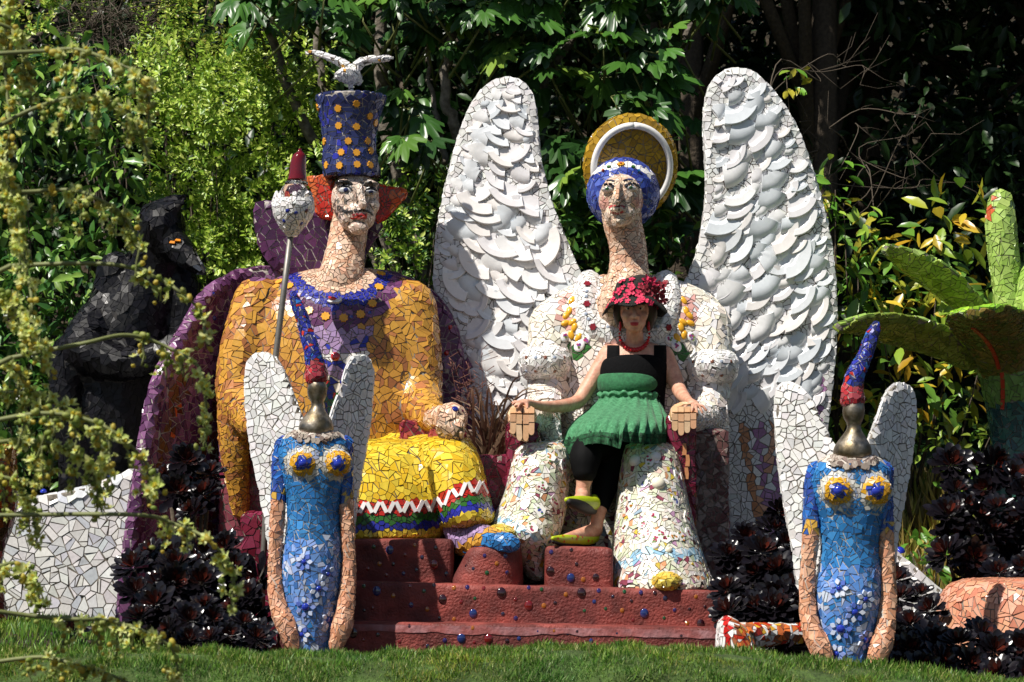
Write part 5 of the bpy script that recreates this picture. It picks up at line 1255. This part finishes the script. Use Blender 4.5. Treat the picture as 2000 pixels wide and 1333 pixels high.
# ------------------------------------------------------------------ dark rosette succulents
def rosette_mesh(seed):
    rd = random.Random(seed); pos = []; fr = []; sz = []; cl = []; n = 40
    for i in range(n):
        t = i / n; a = i * 2.39996; el = lerp(1.25, .0, t ** .8) + rd.gauss(0, .08)
        d = Vector((math.cos(a) * math.cos(el), math.sin(a) * math.cos(el), math.sin(el))); nrm = Vector((-math.cos(a) * math.sin(el), -math.sin(a) * math.sin(el), math.cos(el)))
        pos.append((d.x * .06, d.y * .06, -.12 * t)); fr.append((d, nrm)); sz.append(lerp(.45, 1.0, t ** .7) * rd.uniform(.9, 1.1)); c = H('24100f') if t < .3 else H('141116')
        if t < .1: c = H('4a1c14')
        cl.append(cvary(c, .25))
    tv = [(0, .0, 0), (.45, .1, .03), (.8, .2, .05), (.95, .12, .03), (1.03, 0, .0), (.95, -.12, .03), (.8, -.2, .05), (.45, -.1, .03), (.6, 0, -.02)]
    tf = [(0, 8, 1), (1, 8, 2), (2, 8, 3), (3, 8, 4), (4, 8, 5), (5, 8, 6), (6, 8, 7), (7, 8, 0)]
    me = leafmesh('rosette', tv, tf, np.array(pos), frames(np.array([tuple(q[0]) for q in fr]), np.array([tuple(q[1]) for q in fr])), np.array(sz), np.array(cl)); me.materials.append(M_aeon); me.shade_smooth(); return me
ROS = [rosette_mesh(k) for k in range(5)]
def aeonium(label, base, spots):
    root = thing('dark_succulent', base, label, 'plant', 'black rosette succulents'); b0 = Vector(base); L = []
    for x, y, Y, r_ in spots:
        c = W(x, y, Y); n = (Vector((random.gauss(0, .4), -.75, .65 + random.gauss(0, .3)))).normalized()
        stick('rosette', root, random.choice(ROS), None, c, n, r_ * S(Y), random.uniform(0, 6), 0)
        L.append(([b0 + Vector((random.gauss(0, .05), random.gauss(0, .03), 0)), b0.lerp(c, .6) + Vector((0, .05, 0)), c - n * .02], [.014, .012, .009]))
    stems('stem', root, L, M_bark_d, 7)
def gb(px, Y): p = W(px, 1200, Y); return (p.x, Y, gz(p.x, Y) - .02)
def cluster(x0, x1, y0, y1, Y0, Y1, n, r0=36, r1=52, keep=None):
    out = []; t = 0
    while len(out) < n and t < 900:
        t += 1; x, y = random.uniform(x0, x1), random.uniform(y0, y1)
        if keep and not keep(x, y): continue
        if any(math.hypot(x - q[0], y - q[1]) < 34 for q in out): continue
        out.append((x, y, lerp(Y0, Y1, (y - y0) / (y1 - y0)) + random.gauss(0, .05), random.uniform(r0, r1)))
    return out
aeonium('tall black rosette succulent in front of the purple cloak', gb(370, -1.0), [(365, 900, -.85, 40), (345, 960, -.9, 46), (395, 965, -.88, 46), (410, 925, -.8, 36), (325, 930, -.8, 34), (375, 1000, -1.0, 40)])
aeonium('black rosette succulent against the white mosaic wall corner', gb(290, -1.3), cluster(258, 345, 1075, 1210, -1.15, -1.5, 9))
aeonium('black rosette succulent in the middle of the left bed', gb(375, -1.3), cluster(335, 430, 1075, 1190, -1.05, -1.45, 8))
aeonium('black rosette succulent beside the left blue figure', gb(470, -1.3), [(440, 1068, -1.1, 38), (455, 1110, -1.2, 40)] + cluster(445, 510, 1130, 1250, -1.2, -1.5, 7))
aeonium('low black rosette succulent on the grass edge at left', gb(380, -1.7), cluster(300, 500, 1205, 1250, -1.6, -1.8, 8, 30, 44))
aeonium('small black rosette succulent alone on the lawn', gb(140, -1.5), [(140, 1235, -1.5, 40)])
aeonium('black rosette succulent touching the right end of the steps', gb(1450, -1.2), cluster(1412, 1470, 1065, 1200, -1.0, -1.4, 8))
aeonium('tall black rosette succulent left of the right winged figure', gb(1520, -1.2), [(1522, 1000, -1.1, 30), (1512, 1035, -1.1, 42), (1458, 1050, -1.0, 36)] + cluster(1475, 1555, 1060, 1180, -1.1, -1.4, 9))
aeonium('low black rosette succulent behind the striped bench end', gb(1520, -1.4), cluster(1470, 1560, 1175, 1270, -1.4, -1.6, 8))
aeonium('black rosette succulent right of the right winged figure', gb(1780, -1.5), cluster(1742, 1822, 1125, 1260, -1.0, -1.6, 12, 30, 44, lambda x, y: y > 1112 + (x - 1742) * .85))
aeonium('tall black rosette succulent under the green mosaic plant trunk', gb(1930, -.4), cluster(1850, 2010, 905, 1010, -.6, -.8, 12, 36, 52))
aeonium('black rosette succulent growing over the pink mound', gb(1930, -.6), cluster(1840, 2010, 1010, 1125, -.75, -.9, 13, 36, 52, lambda x, y: y < 1090 or x > 1880))
aeonium('low black rosette succulent in front of the pink mound at right', gb(1920, -2.0), cluster(1830, 2010, 1245, 1320, -1.85, -2.2, 11, 38, 54))
aeonium('low black rosette succulent at the foot of the right winged figure', gb(1780, -1.9), cluster(1740, 1840, 1240, 1310, -1.7, -2.0, 7, 34, 46))

# ------------------------------------------------------------------ seated woman
wm = thing('person', W(1235, 862, -.15), 'person in flowered black hat, green skirt and red necklace sitting on the queen lap', 'person')
s = Solid()
# head
s.ball(1239, 603, -.22, 29, 40, .1).ball(1239, 626, -.245, 23, 24, .078).ball(1239, 643, -.28, 9, 6, .03)
s.chain([(1239, 604, -.318, 3.2), (1239, 615, -.335, 4.6), (1239, 619, -.338, 5)]).ball(1232, 619, -.325, 4, 3, .012).ball(1246, 619, -.325, 4, 3, .012)
s.ball(1226, 597, -.305, 9, 3.5, .012).ball(1252, 597, -.305, 9, 3.5, .012).ball(1222, 617, -.285, 9, 9, .03).ball(1256, 617, -.285, 9, 9, .03)
s.ball(1209, 610, -.2, 4, 10, .025).ball(1269, 610, -.2, 4, 10, .025).ball(1239, 633, -.322, 10, 3.6, .012)
# neck and trunk
s.chain([(1239, 630, -.2, 17), (1240, 660, -.16, 17), (1241, 690, -.13, 22)])
s.rows([(668, 1215, 1268, -.12, .06), (678, 1188, 1296, -.12, .075), (695, 1174, 1310, -.12, .095), (720, 1174, 1306, -.13, .115), (750, 1178, 1300, -.13, .12), (785, 1184, 1292, -.12, .115), (830, 1176, 1298, -.12, .13), (868, 1172, 1302, -.12, .14)])
# arms
s.chain([(1190, 692, -.11, 20), (1168, 725, -.13, 17), (1148, 757, -.16, 15.5), (1130, 783, -.2, 14), (1108, 792, -.3, 13.5), (1075, 795, -.44, 11.5), (1048, 792, -.56, 9), (1036, 789, -.61, 8.5)])
s.chain([(1296, 694, -.11, 20), (1312, 726, -.14, 17), (1322, 752, -.18, 15), (1330, 768, -.25, 14), (1338, 778, -.38, 12), (1344, 783, -.5, 9.5), (1346, 784, -.56, 9)])
# hands: palm, four fingers and a thumb resting on the mosaic hands
def hand(s, wr, pc, tips, thumb):
    s.ball(pc[0], pc[1], pc[2], 13, 6.5, .035)
    s.chain([(*wr, 8.5), (*pc, 8)])
    for t in tips:
        a = (lerp(pc[0], t[0], .35), lerp(pc[1], t[1], .2), lerp(pc[2], t[2], .5)); b = (lerp(pc[0], t[0], .72), lerp(pc[1], t[1], .5) - 2, lerp(pc[2], t[2], .85))
        s.chain([(*a, 3.6), (*b, 3.4), (*t, 2.7)], 8, 3)
    s.chain([(lerp(wr[0], pc[0], .5), pc[1], pc[2], 4.5), (*thumb, 3.2)], 8, 3)
hand(s, (1036, 789, -.61), (1022, 787, -.68), [(1000, 787, -.69), (1001, 790, -.73), (1005, 794, -.77), (1012, 797, -.79)], (1030, 797, -.75))
hand(s, (1346, 784, -.56), (1353, 788, -.66), [(1352, 803, -.77), (1362, 806, -.77), (1372, 808, -.75), (1380, 803, -.71)], (1338, 795, -.73))
# legs and feet
LEG_U = [(1262, 862, -.12, 36), (1225, 864, -.35, 33), (1178, 868, -.58, 29), (1150, 876, -.68, 28), (1143, 898, -.72, 29), (1142, 922, -.73, 23), (1140, 945, -.74, 15), (1137, 962, -.74, 14)]
LEG_S = [(1220, 862, -.12, 40), (1215, 868, -.35, 37), (1205, 880, -.5, 32), (1192, 915, -.54, 28), (1180, 955, -.57, 23), (1172, 990, -.62, 16), (1166, 1020, -.66, 13), (1163, 1035, -.66, 14)]
s.chain(LEG_U).chain(LEG_S)
s.chain([(1140, 962, -.72, 13), (1136, 972, -.78, 14), (1128, 982, -.86, 13), (1118, 985, -.93, 9)])
s.chain([(1164, 1036, -.64, 14), (1150, 1040, -.72, 14), (1128, 1046, -.82, 12), (1104, 1051, -.92, 8)])
body = part('body', wm, s, .0062, 3, M_skin)
# face
h = ray(body, 1239, 633)
me = Solid().ball(1239, 631.5, -.332, 9, 2.2, .01).ball(1239, 634.5, -.331, 8, 2.6, .011).raw('lips'); link('lips', me, M_lip, wm)
M_eye = material('eye_white', H('cfc6be'), rough=.2); M_iris = material('iris', H('2a1c14'), rough=.2)
for x in (1227, 1251):
    h = ray(body, x, 603)
    if h:
        e = link('eye', Solid().ball(x, 603, h[0].y + .004, 5.2, 2.5, .008).raw('eye'), M_eye, wm); q = link('iris', Solid().ball(x, 603, h[0].y - .001, 2.3, 2.3, .006).raw('iris'), M_iris, e)
    pts_ = [ray(body, x + d, 596 - (1 - abs(d) / 9) * 2) for d in (-8, -3, 3, 8)]
    if all(pts_): link('eyebrow', Solid().tube([p[0] + Vector((0, -.002, 0)) for p in pts_], [.0025, .0045, .0045, .002], 6).raw('eyebrow'), M_hair, wm)
# hair: dark bob with fringe below the hat
s = Solid().ball(1241, 592, -.17, 37, 42, .125)
s.chain([(1212, 590, -.22, 12), (1208, 615, -.2, 11), (1211, 636, -.17, 7)]).chain([(1268, 590, -.22, 13), (1272, 616, -.2, 12), (1268, 640, -.17, 7)])
s.chain([(1214, 590, -.295, 6), (1228, 586, -.315, 6), (1246, 586, -.315, 6), (1263, 590, -.295, 6)])
link('hair', s.mesh(.007, 2, 'hair'), M_hair, wm)
# hat: crown and drooping wavy brim, lace with felt flowers
s = Solid()
rings = []
for i, (py, hw, ry) in enumerate([(540, 12, .03), (542, 26, .07), (550, 36, .1), (566, 41, .118), (582, 45, .13), (588, 48, .14), (600, 57, .175), (612, 64, .2), (615, 64, .2), (608, 56, .17), (594, 45, .13)]):
    c = W(1240, py, -.2); rings.append([c + Vector((hw * S(-.2) * math.cos(a), ry * math.sin(a), (.012 * math.sin(a * 5 + 1) if 5 < i < 10 else 0) + .03 * math.cos(a - .6) * (0 if i > 4 else .4) + (.035 * max(0, -math.sin(a)) if 5 < i < 10 else 0))) for a in np.linspace(0, 2 * pi, 40, endpoint=False)])
s.loft(rings, True); hatp = link('hat', s.raw('hat'), M_straw, wm); BV[hatp] = tree_of(hatp.data)[0]
def felt(seed, petals=5):
    rd = random.Random(seed); v = []; f = []
    for k in range(petals):
        a = 2 * pi * k / petals + rd.gauss(0, .1); b = len(v)
        for u, w, z in [(0, 0, .1), (.5, -.34, .3), (.95, -.26, .22), (1.05, .0, .3), (.95, .26, .22), (.5, .34, .3), (.55, 0, .18)]: v.append((u * math.cos(a) - w * math.sin(a), u * math.sin(a) + w * math.cos(a), z + rd.gauss(0, .05)))
        f += [(b, b + 1, b + 6), (b + 1, b + 2, b + 6), (b + 2, b + 3, b + 6), (b + 3, b + 4, b + 6), (b + 4, b + 5, b + 6), (b + 5, b, b + 6)]
    b = len(v); v += [(0.25 * math.cos(i), .25 * math.sin(i), .35) for i in range(6)] + [(0, 0, .5)]; f += [(b + i, b + (i + 1) % 6, b + 6) for i in range(6)]
    return pymesh('felt_flower', v, f, True)
FELT = [felt(k) for k in range(4)]
FELT_C = [m.copy() for m in FELT]; FELT_P = FELT[0].copy(); FELT_R = FELT[1].copy()
for x, y, r_ in [(1210, 570, 9), (1216, 551, 8), (1233, 568, 11), (1234, 547, 7), (1222, 580, 7), (1232, 558, 7), (1198, 586, 8), (1205, 590, 6), (1250, 583, 8), (1247, 574, 9), (1212, 588, 6), (1188, 598, 6), (1258, 588, 9), (1246, 591, 6), (1218, 562, 6), (1226, 589, 6), (1200, 574, 7), (1252, 560, 8), (1270, 592, 7), (1284, 600, 5)]:
    h = ray(hatp, x, y)
    if h: stick('felt_flower', hatp, random.choice(FELT), M_pink, h[0], h[1], r_ * S(-.3), random.uniform(0, 6), .001)
M_crim = material('crimson_felt', H('7d1626'), rough=.75, noise_amt=.3, noise_scale=70)
for x, y, Y, r_ in [(1262, 550, -.28, 13), (1270, 566, -.3, 14), (1286, 572, -.28, 14), (1294, 586, -.27, 11), (1280, 590, -.3, 12), (1268, 582, -.32, 12), (1258, 566, -.32, 12), (1290, 560, -.25, 11), (1276, 552, -.26, 11)]:
    stick('hat_rose', hatp, random.choice(FELT if y < 556 else FELT_C), M_pink if y < 556 else M_crim, W(x, y, Y), Vector((random.gauss(.3, .3), -1, random.gauss(.3, .3))), (r_ * S(-.3), r_ * S(-.3), r_ * S(-.3) * 1.4), random.uniform(0, 6), 0)
# bodice with straps
s = Solid().rows([(695, 1196, 1288, -.125, .1), (700, 1180, 1300, -.128, .114), (712, 1171, 1306, -.132, .127), (735, 1168, 1304, -.136, .138), (765, 1172, 1300, -.134, .136), (800, 1176, 1299, -.13, .135), (850, 1170, 1306, -.125, .15)], n=40)
link('bodice', s.mesh(.008, 3, 'bodice'), M_cloth_b, wm)
for sx, x0 in ((-1, 1198), (1, 1289)):
    rings_ = []
    for y in (708, 700, 694, 688, 682, 676, 671, 668):
        hs = [ray(body, x0 + d, y) for d in (-12, -4, 4, 12)]
        if all(hs): rings_.append([q[0] + q[1] * .005 for q in hs] + [q[0] - q[1] * .01 for q in hs[::-1]])
    if len(rings_) > 2: link('strap', Solid().loft(rings_).raw('strap'), M_cloth_b, wm)
# green bust band
s = Solid().rows([(731, 1172, 1282, -.15, .12), (737, 1166, 1291, -.15, .14), (752, 1165, 1292, -.155, .15), (764, 1168, 1287, -.155, .145), (770, 1174, 1278, -.155, .13)], n=40)
link('bust_band', s.mesh(.009, 2, 'bust_band'), M_cloth_g, wm)
# pleated skirt falling over the thighs
rings = []; NS = 160
for i, (py, x0, x1, Yc, ry, amp, tilt_) in enumerate(smooth_path([(764, 1172, 1284, -.14, .135, .004, 0), (772, 1166, 1290, -.15, .16, .014, 0), (782, 1168, 1288, -.15, .16, .008, 0), (800, 1150, 1296, -.2, .24, .01, .0), (816, 1126, 1302, -.29, .36, .012, .0), (830, 1112, 1304, -.36, .46, .011, 0), (846, 1104, 1304, -.38, .5, .011, 0), (858, 1101, 1304, -.38, .505, .012, 0), (866, 1100, 1304, -.38, .505, .013, 0)], 4)):
    c = W((x0 + x1) / 2, py, Yc); hw = (x1 - x0) / 2 * S(Yc); ring = []
    for k in range(NS):
        a = 2 * pi * k / NS; q = amp * (2.2 * noise.noise((math.cos(a) * 7, math.sin(a) * 7, i * .05)) + 1.6 * noise.noise((math.cos(a) * 17, math.sin(a) * 17, i * .12)) + .5 * math.sin(a * 31 + i * .2)); n_ = 1 + q / .3
        z = .01 * math.sin(a * 3 + 1) * (i / 32) - (.045 if math.cos(a) < 0 else .012) * (i / 32) ** 3 * (1 + .4 * math.sin(a * 4 + .5)) + (amp * .5 * math.sin(a * 17) if i < 12 else 0)
        ring.append(c + Vector((hw * math.cos(a) * n_, ry * math.sin(a) * n_, z)))
    rings.append(ring)
M_skirt = material('green_pleated_cloth', H('549a6c'), rough=.85, noise_amt=.3, noise_scale=60, sheen=.1, color2=H('3a7a50'), transl=.2)
sk = link('skirt', Solid().loft(rings, False).raw('skirt'), M_skirt, wm)
brd = [[p + (p - Vector((W(1200, 860, -.37).x, -.37, p.z))).normalized() * .003 for p in r_] for r_ in rings[-8:]]
link('hem_border', Solid().loft(brd, False).raw('hem_border'), material('dark_green_border', H('24633b'), rough=.85, noise_amt=.6, noise_scale=70, color2=H('163a24')), sk)
# dark printed border and sprigs on the skirt hem
bb = [[p + (p - Vector((W(1200, 860, -.37).x, -.37, p.z))).normalized() * .006 for p in r_] for r_ in (rings[-6], rings[-5])]
M_print = material('dark_print', H('12321e'), rough=.8, noise_amt=.4, noise_scale=60)
link('hem_print', Solid().loft([[p + Vector((0, 0, .0)) for p in bb[0]], [a.lerp(b, .35) for a, b in zip(bb[0], bb[1])]], False).raw('hem_print'), M_print, sk)
BV[sk] = tree_of(sk.data)[0]
for k in range(46):
    x = 1106 + k * 4.3 + random.gauss(0, 1.5); h = ray(sk, x, random.choice([853, 860, 868, 845]) + random.gauss(0, 2))
    if h: stick('sprig_print', sk, FELT_P, M_print, h[0], h[1] if h[1].y < 0 else -h[1], (.009, .009, .001), random.uniform(0, 6), .002)
# leggings, shoes, necklace, earrings
s = Solid().chain([(c[0], c[1], c[2], c[3] + 2.2) for c in LEG_U[:5]] + [(1142, 921, -.74, 25)]).chain([(c[0], c[1], c[2], c[3] + 2.2) for c in LEG_S[:5]] + [(1173, 986, -.615, 19)])
link('leggings', s.mesh(.009, 3, 'leggings'), M_legging, wm)
def shoe_(pts, sole, name):
    s = Solid().chain(pts, 14); o = link(name, s.mesh(.0055, 2, name), M_shoe, wm); BV[o] = tree_of(o.data)[0]
    link('sole', Solid().chain(sole, 12).mesh(.006, 2, 'sole'), M_sole, o); return o
o1 = shoe_([(1160, 974, -.7, 9), (1160, 984, -.76, 13), (1146, 985, -.84, 16), (1130, 983, -.91, 15), (1114, 980, -.97, 10), (1107, 977, -1.0, 6)], [(1159, 998, -.75, 8), (1145, 993, -.86, 13), (1128, 987, -.95, 12), (1112, 981, -1.0, 8)], 'lifted_shoe')
o2 = shoe_([(1160, 1050, -.64, 12), (1145, 1053, -.74, 13), (1120, 1054, -.86, 12), (1095, 1054, -.96, 9), (1080, 1052, -1.02, 5)], [(1160, 1062, -.63, 5), (1130, 1062, -.82, 7), (1100, 1062, -.94, 6), (1080, 1058, -1.02, 4)], 'standing_shoe')
M_redf = material('red_print', H('c0301c'), rough=.5)
for k in range(15):
    h = ray(o2, random.uniform(1085, 1165), random.uniform(1044, 1058))
    if h: stick('printed_flower', o2, FELT_R, M_redf, h[0], h[1], (.007, .007, .002), random.uniform(0, 6), .001)
v = []; nb = 17; ns = Solid()
for k in range(nb):
    a = pi * (k / (nb - 1)); x = 1239 - 29 * math.cos(a); y = 652 + 32 * math.sin(a) ** .9; h = ray(body, x, y); Y = (h[0].y if h else -.2) - .008
    r_ = 2.4 + 2.4 * math.sin(a); ns.ball(x, y, Y, r_, r_, r_ * S(-.2), n=10)
link('necklace', ns.raw('necklace'), M_redb, wm)
for x in (1211, 1267): link('earring', Solid().chain([(x, 630, -.22, 1.6), (x, 640, -.22, 3), (x, 646, -.22, 1.5)], 8).raw('earring'), M_redb, wm)

# ------------------------------------------------------------------ yellow-flowering branches hanging in at the left, near the camera
fs = thing('flowering_plant', (-2.6, -5.6, -.95), 'plant with drooping branches of pale yellow flowers along the left edge', 'plant')
def flower_mesh(seed):
    rd = random.Random(seed); P = []; Fr = []; sz = []; cl = []
    for k in range(6):
        a = 2 * pi * k / 6 + rd.gauss(0, .15); el = rd.uniform(.2, 1.0); d = Vector((math.cos(a) * math.cos(el), math.sin(a) * math.cos(el), math.sin(el)))
        P.append((0, 0, 0)); Fr.append((d, Vector((-math.cos(a) * math.sin(el), -math.sin(a) * math.sin(el), math.cos(el))))); sz.append(rd.uniform(.85, 1.15)); cl.append(cvary(rd.choice([H('e0e68e'), H('e8ecA2'), H('cede7c')]), .1))
    for k in range(6):
        a = k * 1.05; P.append((0, 0, .1)); Fr.append((Vector((math.cos(a) * .3, math.sin(a) * .3, 1)), Vector((math.cos(a), math.sin(a), .2)))); sz.append(.62); cl.append(cvary(rd.choice([H('dcd052'), H('e6de78'), H('d8c450')]), .1))
    tv, tf = LEAF_S; me = leafmesh('flower', tv, tf, np.array(P), frames(np.array([tuple(q[0]) for q in Fr]), np.array([tuple(q[1]) for q in Fr])), np.array(sz), np.array(cl)); me.materials.append(M_petal); return me
FLO = [flower_mesh(k) for k in range(6)]
BUDS = []
for c_ in (H('8fa04a'), H('c8b850'), H('a8b060')):
    me = Solid().ball(1000, 1050, -12, 1, 1, 1, n=6).raw('bud'); 
    co = np.array([tuple(v_.co) for v_ in me.vertices]); ctr = co.mean(0); ext = np.abs(co - ctr).max(0)
    for v_ in me.vertices: v_.co = [(v_.co[j] - ctr[j]) / ext[j] * (.55 if j < 2 else .8) for j in range(3)]
    setcol(me, c_); me.materials.append(M_petal); BUDS.append(me)
BR = [([(-40, 108), (0, 105), (90, 100), (150, 97), (220, 120), (280, 152), (292, 200)], .35), ([(-40, 262), (0, 245), (60, 215), (130, 193), (200, 195), (250, 216), (275, 260)], .4),
      ([(20, 378), (60, 375), (140, 372), (190, 388), (240, 420), (272, 478)], .3), ([(20, 520), (150, 515), (240, 520), (310, 545), (350, 570), (392, 610), (400, 660)], .42),
      ([(20, 700), (160, 672), (250, 655), (330, 680), (390, 720), (402, 790), (404, 850)], .4), ([(-40, 828), (80, 808), (170, 820), (230, 850), (285, 905), (300, 960)], .15),
      ([(-40, 1008), (150, 1005), (280, 1007), (330, 1020), (400, 1050), (455, 1110), (452, 1150)], .5), ([(-40, 1190), (60, 1203), (150, 1210), (210, 1212), (280, 1232), (335, 1268), (350, 1333)], .3),
      ([(-40, 1298), (80, 1284), (150, 1300), (220, 1320), (280, 1350)], .2), ([(30, -30), (10, 60), (12, 160), (20, 260), (8, 340)], .0), ([(20, 380), (35, 430), (50, 520), (62, 590), (50, 660)], .0),
      ([(-30, 700), (20, 715), (60, 760), (90, 830), (70, 900)], .0), ([(-30, 870), (40, 860), (110, 870), (170, 900), (190, 960)], .0), ([(-30, 1120), (30, 1100), (70, 1130), (72, 1180)], .2), ([(-30, 40), (25, 60), (50, 110), (60, 170)], .0), ([(-30, 300), (10, 330), (35, 400), (40, 470)], .0), ([(-30, 560), (25, 580), (60, 640), (95, 700)], .0), ([(-30, 770), (60, 770), (130, 800), (200, 850), (215, 900)], .1), ([(-30, 930), (30, 940), (60, 990), (70, 1040)], .0)]
nflow = 0; STK = []; rest = [[], [], []]
for bi, (pts, start) in enumerate(BR):
    Y = -6.0 + (bi % 5) * .14; P = smooth_path([(*p, Y + .15 * random.random()) for p in pts], 8); Pw = [W(*p) for p in P]; n = len(P)
    s = Solid().tube(Pw, [.0078 * (1 - .55 * i / n) for i in range(n)], 7, True); br = link('branch', s.raw('branch'), M_stem, fs); tw = Solid()
    def put(px, py, Y_, r_, first=True):
        global nflow
        p = W(px, py, Y_); d = Vector((-.25 + random.gauss(0, .6), -.6 + random.gauss(0, .4), random.gauss(.05, .55))).normalized()
        if random.random() < .5:
            if nflow < 300:
                nflow += 1; stick('flower', br, random.choice(FLO), None, p, d, r_ * S(Y_), random.uniform(0, 6))
            else: rest[0].append(p); rest[1].append(d); rest[2].append(r_ * S(Y_))
        else: STK.append((p, d, r_ * .6 * S(Y_), random.randrange(3)))
    i0 = int(start * n)
    for i in range(i0, n):
        if random.random() < .75: put(P[i][0] + random.gauss(0, 8), P[i][1] + random.gauss(5, 7), P[i][2] + random.gauss(0, .02), random.uniform(15, 21))
        if (i - i0) % 4 == 0 and random.random() < (.9 if P[i][0] < 300 else .6):   # hanging raceme
            L_ = random.uniform(25, 85) * (.6 if bi in (9, 10) else 1) * (.6 if P[i][0] > 330 else 1); q0 = P[i]; drift = random.gauss(0, .15); steps = int(L_ / 11); path = []
            for k in range(steps + 1):
                y = q0[1] + k * 11; x = q0[0] + k * 11 * drift + random.gauss(0, 1.5); path.append(W(x, y, q0[2]))
                for _ in range(2):
                    if random.random() < .85: put(x + random.gauss(0, 9), y + random.gauss(0, 4), q0[2] + random.gauss(0, .018), random.uniform(13, 19) * (1 - .3 * k / (steps + 1)))
            if len(path) > 1: link('stalk', Solid().tube(path, [.0035] * len(path), 5, False).raw('stalk'), M_stem, br)
V = []; Fq = []; Cq = []
for p, d, r_, k in STK:
    me = BUDS[k]; b = len(V); m = frame(d) ; V += [tuple(p + m @ (v_.co * r_)) for v_ in me.vertices]; Fq += [tuple(b + i for i in q.vertices) for q in me.polygons]; Cq += [cvary((H('8fa04a'), H('c8b850'), H('a8b060'))[k])] * len(me.vertices)
me = pymesh('buds', V, Fq, True); setcol(me, np.array(Cq, np.float32)); link('buds', me, M_petal, fs)['kind'] = 'stuff'
if rest[0]:
    V = []; Fq = []; Cq = []
    for p, d, r_ in zip(*rest):
        me = random.choice(FLO); b = len(V); m = frame(d, random.random() * 6); V += [tuple(p + m @ (v_.co * r_)) for v_ in me.vertices]; Fq += [tuple(b + i for i in q.vertices) for q in me.polygons]; Cq += [tuple(x.color[:3]) for x in me.color_attributes['Col'].data]
    me = pymesh('flower_mass', V, Fq); setcol(me, np.array(Cq, np.float32)); link('flower_mass', me, M_petal, fs)['kind'] = 'stuff'
# main stems out of frame on the left that carry the branches
for x0 in (-60, -110): link('main_stem', Solid().tube([Vector((W(x0, 0, -5.8).x, -5.8, -.95)), W(x0 - 5, 900, -5.8), W(x0 + 5, 400, -5.8), W(x0 + 10, -60, -5.8)], [.03, .026, .022, .015], 9).raw('main_stem'), M_stem, fs)
s = Solid()
for pts, st_ in BR:
    if pts[0][0] > -45: s.tube([W(-60, pts[0][1] + 40, -5.85), W(pts[0][0], pts[0][1], -5.9)], [.009, .0078], 7)
link('branch_base', s.raw('branch_base'), M_stem, fs)
tiles_finish(300)
